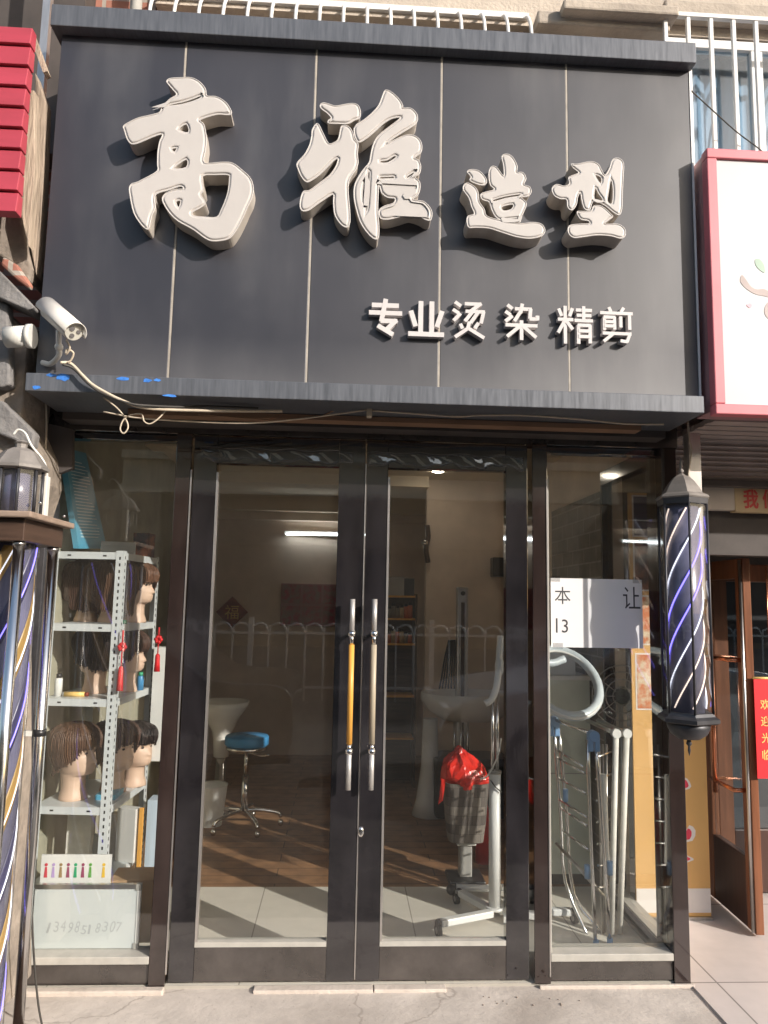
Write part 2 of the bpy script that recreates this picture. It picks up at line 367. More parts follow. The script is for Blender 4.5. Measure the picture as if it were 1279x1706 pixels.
mat('lips', (.55, .16, .14), .5)
mat('eye_dark', (.03, .02, .02), .3)
mat('cam_white', (.72, .69, .64), .4, var=.08, scale=10)
mat('cam_face', (.58, .56, .50), .4, var=.08)
mat('cam_lens', (.16, .15, .15), .15)
mat('cable', (.58, .49, .38), .6, var=.15, scale=20)
mat('cable_dark', (.05, .045, .04), .6)
mat('cable_brown', (.26, .15, .09), .6)
mat('blue_board', (.10, .36, .52), .35, var=.08, scale=4)
mat('board_ink', (.70, .82, .86), .5)
mat('tassel', (.62, .015, .02), .6, var=.2, scale=60, stretch=(1, 1, .1))
mat('card_white', (.70, .70, .68), .5, var=.03)
mat('whiteboard', (.56, .59, .59), .25, var=.02)
mat('ink_grey', (.40, .42, .43), .6)
mat('cardboard', (.42, .27, .15), .8, var=.12)
mat('blue_seat', (.055, .26, .52), .35, var=.1, scale=8)
mat('seat_light', (.10, .42, .66), .35, var=.1, scale=8)
mat('porcelain', (.74, .72, .68), .25, var=.05)
mat('red_bag', (.66, .03, .02), .22, var=.2, scale=10, bump=.6, bscale=14)
brickmat('checker', (.20, .175, .15), (.08, .066, .06), (.05, .045, .04), bw=.05, bh=.05, ms=.001, offset=.5, axis='xz', noise=.1, bump=.1)
mat('ext_red', (.6, .03, .03), .3)
mat('grey_plastic', (.33, .32, .30), .4, var=.1)
mat('blue_joint', (.22, .38, .62), .35, var=.08)
mat('ring_grey', (.52, .58, .62), .3, var=.1)
mat('pale_green', (.62, .66, .56), .5, var=.08)
mat('paper', (.76, .74, .73), .6, var=.02)
mat('ink_black', (.05, .045, .05), .6)
mat('pink_poster', (.42, .09, .12), .6, c2=(.30, .20, .18), scale=16, contrast=(.42, .6))
mat('poster_back', (.40, .20, .20), .6)
mat('fu_red', (.24, .04, .02), .6, var=.2)
mat('bottle_a', (.50, .13, .05), .4); mat('bottle_b', (.20, .18, .15), .4); mat('bottle_c', (.42, .33, .2), .4); mat('bottle_green', (.05, .42, .22), .4)
mat('black_plastic', (.02, .02, .022), .35)
mat('curtain_blue', (.46, .55, .64), .7, var=.18, scale=4, stretch=(8, 1, .3))
mat('grille_white', (.80, .78, .75), .45, var=.06, scale=12)
mat('opp_wall', (.20, .15, .10), .9, var=.15, scale=.6)
mat('opp_cream', (.80, .69, .52), .9, var=.1, scale=1)
mat('opp_dark', (.06, .05, .045), .8, var=.3, scale=1)
mat('opp_sign', (.04, .05, .22), .5)
mat('car_black', (.05, .053, .062), .08, spec=.7, coat=.6); mat('car_silver', (.62, .64, .68), .3, metal=.6)
mat('tyre', (.02, .02, .02), .8); mat('tail_red', (.5, .01, .02), .2); mat('lamp_clear', (.8, .82, .85), .1)
mat('swatch1', (.62, .05, .08), .5); mat('swatch2', (.45, .32, .62), .5); mat('swatch3', (.30, .2, .08), .5); mat('swatch4', (.3, .05, .12), .5); mat('swatch5', (.03, .36, .16), .5); mat('swatch6', (.10, .34, .05), .5); mat('swatch7', (.75, .48, .04), .5)
for i, (c, c2) in enumerate((((.15, .078, .045), (.075, .040, .026)), ((.10, .048, .032), (.048, .026, .02)), ((.045, .03, .027), (.012, .01, .01)), ((.19, .088, .048), (.09, .045, .028)))):
    mat('hair%d' % i, c, .38, c2=c2, scale=26, stretch=(2.2, 2.2, .12), bump=.5, bscale=60, contrast=(.3, .7), bstretch=(2, 2, .1))
glass('door_glass', (.985, .988, .98), .062, dirt=.012, wav=.03)
glass('win_glass', (.98, .99, .985), .058, dirt=.02, wav=.03)
glass('lamp_glass', (.96, .97, .98), .05, dirt=.05)
glass('film', (.93, .93, .93), .10, rough=.02)
glass('upper_glass', (.80, .86, .90), .10)

# ------------------------------------------------------------------ setting
g = MB(); g.box(-60, 60, -.62, -.0, -.3, -.012, 'conc'); g.build('pavement', kind='structure')
g = MB(); g.box(-60, 60, -3.2, -.6201, -.3, -.014, 'paver'); g.build('footway', kind='structure')
g = MB(); g.box(-200, 200, -300, -3.2, -.45, -.15, 'asphalt'); g.build('road', kind='structure')
g = MB(); g.box(-200, 200, 0, 200, -.4, -.05, 'conc'); g.build('ground', kind='structure')
XL, XR, YB, ZC = -1.34, 1.47, 4.5, 2.6
f = MB(); f.box(XL, XR, .0, 1.035, -.05, 0, 'tile_light'); f.box(XL, XR, 1.035, YB, -.05, -.001, 'wood_floor'); f.build('floor', kind='structure')
c = MB(); c.box(XL, XR, .12, YB, ZC, ZC+.1, 'ceil'); c.box(XL, XR, 1.7, 1.9, ZC-.05, ZC-.001, 'ceil'); c.box(XL, .6999, 2.9, 3.15, ZC-.09, ZC-.001, 'ceil'); c.box(XL, XR, YB-.25, YB-.001, ZC-.16, ZC-.001, 'ceil'); c.box(XL, XR, YB-.12, YB-.0012, ZC-.24, ZC-.1602, 'wall_tan'); c.build('ceiling', kind='structure')
w = MB(); w.box(XL-.1, XR+.1, YB, YB+.1, -.05, ZC+.1, 'wall_tan'); w.build('back_wall', kind='structure')
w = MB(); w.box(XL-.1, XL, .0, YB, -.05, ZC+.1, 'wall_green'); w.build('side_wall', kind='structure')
w = MB(); w.box(XR, XR+.1, .86, YB, -.05, ZC+.1, 'wall_tan'); w.box(XR-.012, XR-.0005, .86, 1.9, 0, 2.2, 'wall_brick'); w.box(XR, XR+.1, 0.10, .86, 2.3, ZC+.1, 'wall_tan'); w.build('party_wall', kind='structure')
w = MB(); w.box(.70, XR-.013, 3.05, 3.15, 0, ZC-.001, 'wall_tan'); w.build('partition_wall', kind='structure')

# ------------------------------------------------------------------ signboard
YP, YT, YBK = -.37, -.42, -.10
sx0, sx1 = P(80, 330, YP).x, P(1155, 340, YP).x
zb0, zb1, zt0, zt1 = 2.317, 2.387, 3.832, 3.925
sign = thing('signboard', 'black panelled sign over the salon door with big raised white brush letters', 'sign', ((sx0+sx1)/2, YP, zb0))
MB().box(sx0+.004, sx1-.004, YP+.012, YBK, zb0+.005, zt1-.005, 'panel').build('box_body', sign)
seams = [sx0]+[(P(a, 90, YP).x+P(b, 610, YP).x)/2 for a, b in ((305, 285), (527, 511), (737, 730), (944, 947))]+[sx1]
for i in range(5):
    MB().box(seams[i]+.0045, seams[i+1]-.0045, YP, YP+.0115, zb1+.001, zt0-.001, 'panel').build('panel', sign, bevel=.0015)
for x in seams[1:-1]:
    MB().box(x-.0036, x+.0036, YP-.0008, YP+.011, zb1+.001, zt0-.001, 'seam').build('seam_strip', sign)
tx0, tx1 = P(42, 635, YT).x, P(1173, 672, YT).x
b = MB(); b.box(tx0, tx1, YT, YBK, zb0, zb1, 'trim')
b.build('bottom_trim', sign, bevel=.003)
for px, py, w_, h_ in ((104, 628, 16, 8), (85, 625, 10, 4), (205, 631, 12, 4), (245, 634, 9, 4), (262, 633, 8, 3), (283, 659, 14, 3), (60, 645, 10, 5)):
    p = P(px, py, YT-.001); k = w_/440
    bp_ = MB(); bp_.prism([p+Vector((random.uniform(.6, 1)*k*math.cos(a), 0, random.uniform(.5, 1)*h_/440*math.sin(a))) for a in [j*.628 for j in range(10)]], (0, .0008, 0), 'trim_paint'); bp_.build('paint_patch', sign)
t0x, t1x = P(84, 28, YT).x, P(1160, 95, YT).x
MB().box(t0x, t1x, YT, YBK, zt0, zt1, 'trim').build('top_trim', sign, bevel=.003)
# corner strip at the right end of the panels
MB().box(sx1-.002, sx1+.006, YP-.003, YP+.25, zb1+.001, zt0-.001, 'white_paint').build('corner_strip', sign)

def outline(name, crop, outs, holes, th, rim=.0065, bv=.0055):  # holes include thin slits that stand in for shaded creases between strokes
    ox, oy, s = crop; yf = YP-th
    def pts(lst):
        q = [P(ox+a*s, oy+b_*s, yf) for a, b_ in lst]; return [Vector((p.x, p.z, 0)) for p in q]
    mb = MB()
    polys = [catmull(pts(o), 4, True) for o in outs]; hl = [catmull(pts(h), 3, True) for h in holes]
    def make(ext, off, bev):
        cu = bpy.data.curves.new('c', 'CURVE'); cu.dimensions = '2D'; cu.fill_mode = 'BOTH'; cu.extrude = ext; cu.offset = off; cu.bevel_depth = bev; cu.bevel_resolution = 2
        for pl in polys+hl:
            sp = cu.splines.new('POLY'); sp.points.add(len(pl)-1); sp.use_cyclic_u = True
            for i, p in enumerate(pl): sp.points[i].co = (p.x, p.y, 0, 1)
        return curve_mesh(cu)
    M = Matrix.Translation((0, YP-th/2-.0005, 0)) @ STAND
    me = make(th/2, 0, 0)
    vs_ = [M @ v.co for v in me.vertices]
    fr = [tuple(p.vertices) for p in me.polygons if abs(p.normal.z) > .7]; sd = [tuple(p.vertices) for p in me.polygons if abs(p.normal.z) <= .7]
    mb.add(vs_, fr, 'letter'); mb.add(vs_, sd, 'letter_side')
    # raised thin rim and cushion
    me = make(.0022, -rim-bv, bv); M2 = Matrix.Translation((0, YP-th+.0022, 0)) @ STAND; vv = [M2 @ v.co for v in me.vertices]
    mb.add(vv, [tuple(p.vertices) for p in me.polygons if abs(p.normal.z) > .95], 'letter'); mb.add(vv, [tuple(p.vertices) for p in me.polygons if abs(p.normal.z) <= .95], 'letter', True)
    r_ = MB()
    for pl in polys: mb.tube([Vector((p.x, yf-.0005, p.y)) for p in pl], .0024, 'letter', n=6, sub=1, closed=True)
    return mb.build('letter', sign, label=name)

s1 = (180, 110, 300/1279)
outline('largest white brush letter at the left end of the sign', s1, [[
 (415,110),(440,90),(510,85),(590,85),(650,115),(690,165),(700,213),(760,218),(810,240),(855,285),(872,345),(780,345),(700,365),(650,388),(680,420),(697,520),(690,600),(682,688),(800,685),(880,690),(950,740),(1010,800),(1030,870),(1018,940),(985,1010),(950,1090),(900,1180),(850,1230),(750,1245),(690,1225),(600,1160),(500,1105),(440,1050),(395,980),(385,940),(410,905),(470,880),(532,874),(512,856),(430,882),(345,908),(328,950),(332,1010),(310,1060),(298,1110),(285,1158),(260,1152),(225,1115),(190,1060),(170,1000),(155,920),(150,870),(165,840),(200,828),(235,812),(345,750),(350,700),(352,620),(365,540),(385,488),(330,500),(270,525),(210,550),(165,555),(135,520),(115,460),(108,430),(140,405),(215,370),(300,350),(365,330),(385,290),(440,235),(485,205),(460,170),(430,135)]],
 [[(672,785),(760,775),(850,775),(858,800),(850,880),(830,950),(800,1020),(770,1070),(690,1070),(610,1062),(600,1040),(650,1012),(688,985),(688,955),(660,915),(680,880)],
  [(505,450),(555,415),(568,470)],[(456,590),(484,585),(470,608)],[(470,725),(555,665),(552,718)],[(484,965),(512,958),(500,1000)],[(432,280),(480,268),(530,258),(600,236),(655,214),(652,226),(600,248),(530,268),(480,276)]], .075)
s2 = (460, 130, 300/1279)
outline('tall white brush letter second from the left', s2, [
 [(310,200),(330,178),(370,185),(420,200),(480,190),(540,182),(580,195),(597,240),(590,285),(550,303),(510,325),(440,326),(370,322),(372,300),(390,285),(360,250),(325,225)],
 [(255,370),(280,330),(300,330),(330,390),(370,465),(410,460),(440,435),(455,370),(465,342),(500,340),(530,365),(545,400),(555,440),(580,470),(575,540),(580,600),(565,650),(530,700),(512,745),(510,820),(520,930),(522,1020),(505,1060),(470,1050),(435,1010),(412,960),(405,880),(402,828),(330,870),(280,905),(230,940),(185,945),(168,910),(175,850),(195,805),(238,798),(310,745),(380,690),(425,625),(438,575),(412,585),(370,625),(310,685),(255,725),(215,740),(180,705),(155,650),(148,605),(200,545),(235,480),(250,420)],
 [(560,340),(620,300),(680,250),(730,190),(765,100),(790,88),(830,110),(875,155),(897,195),(900,215),(950,215),(985,240),(1003,280),(985,330),(900,385),(830,430),(785,468),(850,435),(920,408),(970,408),(1015,435),(1033,480),(1025,530),(980,570),(1010,585),(1025,630),(1015,680),(985,705),(1015,735),(1020,780),(1005,830),(970,862),(1000,870),(1050,880),(1090,920),(1105,960),(1095,1010),(1060,1008),(1020,985),(950,965),(880,985),(800,1005),(745,1000),(728,965),(735,935),(770,910),(830,890),(842,858),(790,850),(750,820),(735,775),(727,760),(722,850),(720,960),(728,1050),(725,1130),(700,1145),(650,1105),(600,1030),(570,940),(552,850),(555,770),(580,710),(620,650),(660,600),(672,540),(690,470),(722,415),(780,365),(850,312),(880,282),(820,290),(760,325),(700,380),(640,430),(590,458),(565,435),(552,385)]],
 [[(638,735),(644,810),(632,890),(620,860),(617,800)],[(745,600),(795,597),(848,562),(838,555),(790,584),(745,590)],[(742,714),(790,712),(834,710),(832,701),(788,703),(744,704)],[(655,672),(663,680),(656,800),(650,900),(641,945),(643,860),(649,780)],[(930,700),(975,672),(972,682),(935,708)],[(925,835),(965,812),(962,822),(930,843)]], .072)
s3 = (730, 240, 360/1279)
outline('smaller white brush letter third from the left', s3, [
 [(170,165),(195,152),(240,160),(275,195),(285,225),(265,245),(220,235),(185,215),(192,195)],
 [(150,245),(175,232),(215,255),(235,290),(240,340),(270,385),(288,428),(380,455),(480,472),(560,465),(610,475),(630,510),(610,545),(540,560),(460,550),(380,525),(300,500),(220,495),(180,495),(168,460),(175,428),(212,415),(195,370),(180,320),(148,275)],
 [(375,75),(405,60),(440,80),(465,130),(465,168),(500,170),(518,205),(505,240),(540,255),(548,285),(530,310),(490,318),(520,350),(505,400),(490,430),(478,458),(440,460),(380,452),(342,436),(315,390),(300,345),(260,330),(250,300),(280,285),(330,270),(305,240),(298,170),(315,135),(345,140),(385,190),(385,130)]],
 [[(378,372),(440,358),(430,385),(388,393)],[(330,330),(400,310),(480,298),(478,306),(400,319),(332,338)],[(395,446),(470,440),(468,448),(398,454)]], .085, rim=.0055, bv=.0045)
outline('smaller white brush letter at the right end of the big row', s3, [
 [(785,118),(820,120),(900,105),(945,120),(965,155),(985,185),(1010,150),(1030,95),(1065,85),(1095,115),(1092,200),(1088,300),(1085,380),(1070,420),(1035,405),(990,368),(950,348),(918,342),(908,350),(895,390),(865,385),(850,345),(840,290),(825,310),(815,360),(790,392),(765,375),(758,330),(720,325),(685,305),(672,265),(700,240),(745,250),(775,235),(770,200),(800,185),(830,170),(800,145)],
 [(820,402),(860,400),(905,395),(918,368),(955,366),(985,382),(1020,415),(1030,432),(1000,455),(985,475),(1060,475),(1100,500),(1105,540),(1080,560),(1020,545),(940,540),(860,550),(800,555),(768,525),(775,485),(830,475),(892,472),(885,455),(840,445)]],
 [[(930,262),(945,290),(972,332),(926,328)],[(1022,215),(1033,270),(1027,350),(1003,337),(1010,280)],[(930,185),(962,198),(960,232)]], .085, rim=.0055, bv=.0045)
GL = {
 '专': (13, [(10,17,88,17),(2,38,98,38),(50,0,38,62),(36,60,84,60),(82,57,50,88),(28,74,72,97)]),
 '业': (13, [(35,0,35,86),(65,0,65,86),(8,28,21,70),(93,26,79,70),(2,92,98,92)]),
 '烫': (9.5, [(10,4,26,14),(4,24,20,33),(6,53,25,34),(38,8,84,8),(84,6,54,27),(40,28,94,28),(91,28,84,58),(58,30,38,54),(75,30,54,58),(25,62,31,74),(76,58,66,72),(50,56,46,76),(47,73,10,97),(47,73,92,97)]),
 '染': (10, [(10,4,24,14),(4,22,18,31),(4,49,24,34),(32,14,80,14),(53,0,48,24),(49,20,30,48),(77,14,75,40),(74,41,98,41),(97,44,97,32),(4,60,96,60),(50,47,50,100),(46,62,8,92),(54,62,92,92)]),
 '精': (9, [(24,0,24,100),(4,36,46,36),(6,8,14,27),(44,6,36,27),(22,40,4,72),(28,42,44,62),(54,10,98,10),(56,24,96,24),(50,38,100,38),(75,0,75,38),(60,50,60,100),(92,50,92,98),(58,51,94,51),(60,66,92,66),(60,81,92,81)]),
 '剪': (9, [(28,0,34,12),(72,0,64,12),(2,16,98,16),(14,28,14,64),(44,28,44,62),(12,28,46,28),(14,41,44,41),(14,53,44,53),(62,26,62,56),(88,22,88,62),(8,74,92,74),(88,74,79,97),(40,74,10,97),(60,94,80,97)])}
for ch, a, t, r_, bt in (('专', 613, 499, 671, 557), ('业', 679, 503, 741, 560), ('烫', 752, 502, 811, 563), ('染', 840, 507, 897, 565), ('精', 928, 511, 987, 571), ('剪', 1000, 513, 1055, 570)):
    p, q = P(a, bt, YP-.03), P(r_, t, YP-.03); mb = MB(); w_, st_ = GL[ch]; kx, kz = (q.x-p.x)/100, (q.z-p.z)/100; hw = w_*(kx+kz)/4
    for i, (x0, y0, x1, y1) in enumerate(st_):
        A_ = Vector((p.x+x0*kx, 0, q.z-y0*kz)); B_ = Vector((p.x+x1*kx, 0, q.z-y1*kz)); d_ = (B_-A_).normalized(); th = .026+.0004*i
        n_ = Vector((-d_.z, 0, d_.x))
        mb.obox((A_+B_)/2+Vector((0, YP-.0005-th/2, 0)), (B_-A_)/2+d_*hw*.12, n_*hw, Vector((0, th/2, 0)), 'small_letter')
    mb.build('letter', sign)

# ------------------------------------------------------------------ shopfront: frames, doors, windows
ZL = 2.262
front = thing('shopfront', 'black glossy shopfront with double glass doors between two display windows', 'shopfront', (0, 0, 0))
def X0(px, py): return P(px, py, 0).x
xa, xb = X0(262, 1500), X0(283, 1500)      # brown post left of doors
xc = X0(327, 1500)
bL = X0(249, 1600)
MB().box(XL+.02, 1.50, .0, .10, ZL, zb0+.3, 'rail_gloss').build('lintel', front, bevel=.004)
lt = MB(); lt.box(-1.2, 1.4, YBK, -.001, zb0-.03, zb0+.25, 'wall_dark'); lt.box(-.9, 1.25, YBK-.10, YBK-.03, zb0-.024, zb0-.003, 'cable_brown'); lt.build('soffit', front)
MB().box(bL, xb-.003, -.012, .10, 0, ZL, 'brown_gloss').build('pillar', front, bevel=.003)
xj, xk = X0(884, 1500), X0(916, 1560)
MB().box(xj+.012, xk, -.012, .10, 0, ZL, 'brown_gloss').build('pillar', front, bevel=.003)
xm, xn = X0(1121, 1600), X0(1148, 1600)
MB().box(xm, xn, -.012, .16, -.01, ZL, 'brown_gloss').build('pillar', front, bevel=.003)
MB().box(XL+.02, X0(26, 1600), -.012, .12, 0, ZL, 'dark_metal').build('pillar', front, bevel=.003)
MB().box(xb-.002, xb+.004, -.016, -.0125, .05, 2.1, 'edge_metal').build('edge_strip', front)
MB().box(xk-.006, xk-.001, -.016, -.0125, .03, 2.1, 'edge_metal').build('edge_strip', front)

def door(x0, x1, gl0, gl1, hinge_left):
    zb, zt, g0, g1 = .012, ZL-.006, .165, 2.135
    d = MB(); y0, y1 = .0, .05
    d.box(x0, gl0, y0, y1, zb, zt, 'black_gloss'); d.box(gl1, x1, y0, y1, zb, zt, 'black_gloss')
    d.box(gl0+.0005, gl1-.0005, y0+.002, y1-.002, g1, zt, 'black_gloss'); d.box(gl0+.0005, gl1-.0005, y0+.002, y1-.002, zb, g0-.02, 'rail_gloss')
    dr = d.build('door', front, bevel=.002)
    MB().box(gl0+.001, gl1-.001, y0-.002, y1-.01, g0-.0195, g0, 'ledge').build('glazing_bead', dr)
    s = MB(); s.box(gl0+.0008, gl0+.010, y0-.003, y0+.02, g0+.001, g1-.04, 'edge_metal'); s.build('glazing_bead', dr)
    MB().box(gl0+.0105, gl1-.0005, .022, .028, g0+.0005, g1-.0005, 'door_glass').build('glass_pane', dr)
    return dr
c0, c1, c2 = X0(547, 1450), X0(594.5, 1450), X0(634, 1450)
d1 = door(xb+.006, c1-.003, xc, c0, True)
gr0, gr1 = X0(843, 1450), X0(881, 1450)
d2 = door(c1+.003, gr1, c2, gr0, False)
MB().box(c1-.0022, c1+.0022, -.003, .03, .02, 2.15, 'edge_metal').build('edge_strip', d1)
def strip(px0, px1, dr):
    x0, x1 = X0(px0, 750), X0(px1, 750); rnd = random.Random(px0); rows = []
    for i in range(61):
        x = x0+(x1-x0)*i/60; lo = 2.148+.010*math.sin(i*.31+px0)+.006*math.sin(i*.83)
        rows.append([Vector((x, -.005-.0016*math.sin(i*.33+k*.5)-.0005*rnd.random(), lo+(2.205+.004*math.sin(i*.4)-lo)*k/5)) for k in range(6)])
    MBs = MB(); MBs.ring(rows, 'film', close=False, cap=False); MBs.build('draught_strip', dr, solid=.0008)
strip(335, 588, d1); strip(614, 872, d2)
def handle(px, dr, grip):
    x = P(px, 1160, -.06).x; y = -.06
    z = [P(px, v, y).z for v in (998, 1056, 1066, 1252, 1245, 1316)]
    h = MB()
    h.cyl((x, y, z[0]), (x, y, z[1]), .0105, 'brushed'); h.cyl((x, y, z[3]), (x, y, z[5]), .0105, 'brushed')
    h.cyl((x, y, z[1]-.045), (x, y, z[3]+.03), .0118, grip, n=18)
    h.cyl((x, y, z[1]), (x, y, z[1]-.045), .0085, 'chrome'); h.cyl((x, y, z[3]), (x, y, z[3]+.03), .0085, 'chrome')
    for zz in (z[1], z[3]):
        h.ball((x, y, zz), .0165, 'chrome', n=16); h.cyl((x, y, zz), (x, .0, zz), .008, 'chrome')
    h.build('handle', dr)
handle(583.5, d1, 'wood_grip'); handle(621, d2, 'bare_grip')
lk = P(601, 1386, -.004); l_ = MB(); l_.lathe([(.0, -.001), (.016, 0), (.016, .006), (.011, .010), (.0, .012)], (0, 0, 0), 'chrome', n=20)
l_.v = [Vector((lk.x+v.x*.8, -.0005-v.z, lk.z+v.y*1.35)) for v in l_.v]; l_.build('lock', d2)

def window(x0, x1, y, name_side):
    wz = .115
    wf = MB(); wf.box(x0+.001, x1-.001, .0, .09, .005, wz-.03, 'rail_gloss')
    wn = wf.build('window', front, bevel=.003)
    MB().box(x0+.001, x1-.001, .03, .09, ZL-.03, ZL-.001, 'black_gloss').build('top_rail', wn, bevel=.003)
    MB().box(x0+.001, x1-.001, -.012, .09, wz-.0295, wz, 'ledge').build('sill', wn, bevel=.003)
    MB().box(x0+.002, x1-.002, y, y+.006, wz+.001, ZL-.031, 'win_glass').build('glass_pane', wn)
    return wn
w1 = window(X0(26, 1600), bL, .05, 'l'); w2 = window(xk, xm, .05, 'r')
MB().box(xk+.0005, xk+.008, .0, .045, .116, 2.12, 'ledge').build('glazing_bead', w2)
# right side glass return of the display bay
sg = MB(); sg.box(XR-.03, XR+.03, .161, .855, -.04, .075, 'rail_gloss'); sg.box(XR-.03, XR+.03, .161, .855, 2.22, 2.2999, 'rail_gloss'); sg.box(XR-.03, XR+.03, .83, .8595, .0755, 2.2195, 'black_gloss')
sw = sg.build('side_window', front, bevel=.003)
MB().box(XR-.032, XR+.032, .162, .829, .0755, .088, 'ledge').build('sill', sw)
MB().box(XR-.003, XR+.003, .162, .829, .089, 2.219, 'win_glass').build('glass_pane', sw)
# threshold and plinth stones
p = MB(); q0, q1 = PZ(420, 1658, -.004), PZ(745, 1655, -.004)
p.box(q0.x, X0(620, 1650), -.045, -.001, -.03, .001, 'plinth'); p.build('threshold', front, bevel=.003); p = MB(); p.box(X0(622, 1650), q1.x, -.043, -.001, -.03, .0, 'plinth')
p.build('threshold', front, bevel=.003)
MB().box(-1.30, xb, -.05, -.013, -.06, .006, 'plinth').build('plinth', front, bevel=.006); MB().box(xk-.05, xn+.01, -.028, -.013, -.06, .001, 'plinth').build('plinth', front, bevel=.004)
# debris at the door foot
for i in range(14):
    p_ = PZ(random.uniform(800, 965), random.uniform(1653, 1668)); k = random.uniform(.002, .005)
    mb = MB(); mb.ball((p_.x, p_.y-.01, -.012+k*.5), k, 'conc_dirt', n=6, sc=(1.3, 1, .6))
    mb.build('rubble_chip', None, 'small mortar crumb lying on the pavement before the right door', 'rubble', 'mortar crumbs before the door')

# ------------------------------------------------------------------ upper building
WZ1 = P(1200, 66, .11).z
up = thing('apartment_building', 'beige rendered apartment building above the black sign with a stone cornice', 'building', (0, .2, 2.6))
u = MB(); u.box(-.98, 6, .12, .5, ZC+.1, 3.2, 'stucco'); u.box(-.98, 6, .10, .5, WZ1+.002, 14, 'stucco'); u.box(-.98, .9, .30, .5, 3.2, WZ1+.002, 'stucco'); u.box(.9, 1.45, .12, .5, 3.2, WZ1+.002, 'stucco'); u.box(2.75, 6, .12, .5, 3.2, WZ1+.002, 'stucco'); u.build('wall', up)
co = MB()
ca, cb_ = P(985, 45, -.02), P(1110, 50, -.02)
co.box(P(893, 40, 0).x, P(1112, 40, 0).x, -.03, .099, P(1000, 52, 0).z, P(1000, 30, 0).z, 'cornice'); co.box(P(930, 40, 0).x, P(1118, 40, 0).x, -.09, .0995, P(1000, 28, -.05).z, P(1000, 12, -.05).z, 'cornice')
co.box(P(1105, 20, 0).x+.02, 3.2, .02, .0992, WZ1+.05, WZ1+.13, 'cornice'); co.build('cornice', up, bevel=.01)
# right window with blue curtain
wx0, wx1, wz0, wz1 = 1.452, 2.75, 3.2, WZ1
wf = MB(); wf.box(wx0, wx1, .11, .16, wz1-.05, wz1, 'white_paint'); wf.box(wx0, wx1, .11, .16, wz0, wz0+.05, 'white_paint')
wf.box(wx0, wx0+.05, .112, .158, wz0+.0505, wz1-.0505, 'white_paint'); wf.box(wx1-.05, wx1, .112, .158, wz0+.0505, wz1-.0505, 'white_paint'); wf.box(1.99, 2.05, .112, .158, wz0+.0505, wz1-.0505, 'white_paint')
wn = wf.build('window', up, bevel=.004)
MB().box(wx0+.05, wx1-.05, .13, .135, wz0+.051, wz1-.051, 'upper_glass').build('glass_pane', wn)
cu = MB(); n = 40; top = []; 
rr = [[Vector((wx0+.02+(wx1-wx0-.04)*i/n, .24+.02*math.sin(i*1.9), z)) for z in (wz0, wz1)] for i in range(n+1)]
cu.ring(rr, 'curtain_blue', close=False, cap=False); cu.build('curtain', wn, solid=.004)
# reddish brick house at the top left corner
bh = thing('brick_house', 'red brick upper wall showing at the top left behind the sign', 'building', (-1.6, .3, 2.7))
h = MB(); h.box(-5.5, -.99, .15, .5, 2.7, 14, 'red_brick'); h.build('wall', bh)
h = MB(); h.box(-2.2, -1.28, .02, .1495, 3.55, 6, 'wall_dark'); h.build('shop_window', bh)
pp = MB(); x = P(226, 15, .05).x; pp.cyl((x, .05, 3.9), (x, .05, 8), .028, 'white_dirty'); pp.build('drain_pipe', None, 'white plastic drain pipe rising behind the top left of the sign', 'pipe')
pp = MB(); p1 = P(78, 40, -.2); pp.box(p1.x-.016, p1.x+.016, -.22, -.19, 3.55, 6, 'edge_metal'); pp.build('metal_post', None, 'shiny metal upright beside the top left corner of the sign', 'post')
# curved security grille above the sign
gr = thing('security_grille', 'curved white security grille running above the middle of the sign', 'grille', (-.1, .1, 4.0))
gb = MB(); zg = P(600, 48, -.05).z
xg0, xg1 = P(240, 30, -.05).x, P(893, 45, -.05).x
gb.box(xg0, xg1, -.06, -.035, zg-.10, zg-.07, 'grille_white'); gb.box(xg0, xg1, .08, .105, zg+.22, zg+.25, 'grille_white'); gb.box(xg0, xg1, -.05, -.044, zg-.066, zg-.02, 'white_paint'); gb.build('rail', gr)
for i in range(17):
    x = xg0+.02+(xg1-xg0-.04)*i/16
    b_ = MB(); b_.tube([(x, -.048, zg-.4), (x, -.048, zg-.06), (x, -.03, zg+.08), (x, .03, zg+.18), (x, .095, zg+.23)], .0085, 'grille_white', n=8, sub=4); b_.build('bar', gr)
tb = MB(); pz = P(760, 6, -.02); tb.box(P(575, 25, -.02).x, P(880, 50, -.02).x, -.03, 0, zg+.02, zg+.034, 'old_wood'); tb.build('plank', gr)
# straight white grille on the right
gr = thing('security_grille', 'straight white barred grille before the blue curtained upper window', 'grille', (1.9, -.02, 3.2))
gx0 = P(1104, 25, -.05).x; gz1 = P(1190, 26, -.05).z; gx1 = 2.75
b_ = MB(); b_.box(gx0, gx1, -.062, -.038, gz1-.02, gz1, 'grille_white'); b_.build('rail', gr); b_ = MB(); b_.box(gx0, gx1, -.062, -.038, 3.1, 3.125, 'grille_white'); b_.build('rail', gr)
for i in range(9):
    x = gx0+.010+i*(P(1183, 120, -.05).x-P(1145, 120, -.05).x)
    MB().box(x-.0095, x+.0095, -.059, -.041, 3.126, gz1-.021, 'grille_white').build('bar', gr, bevel=.003)

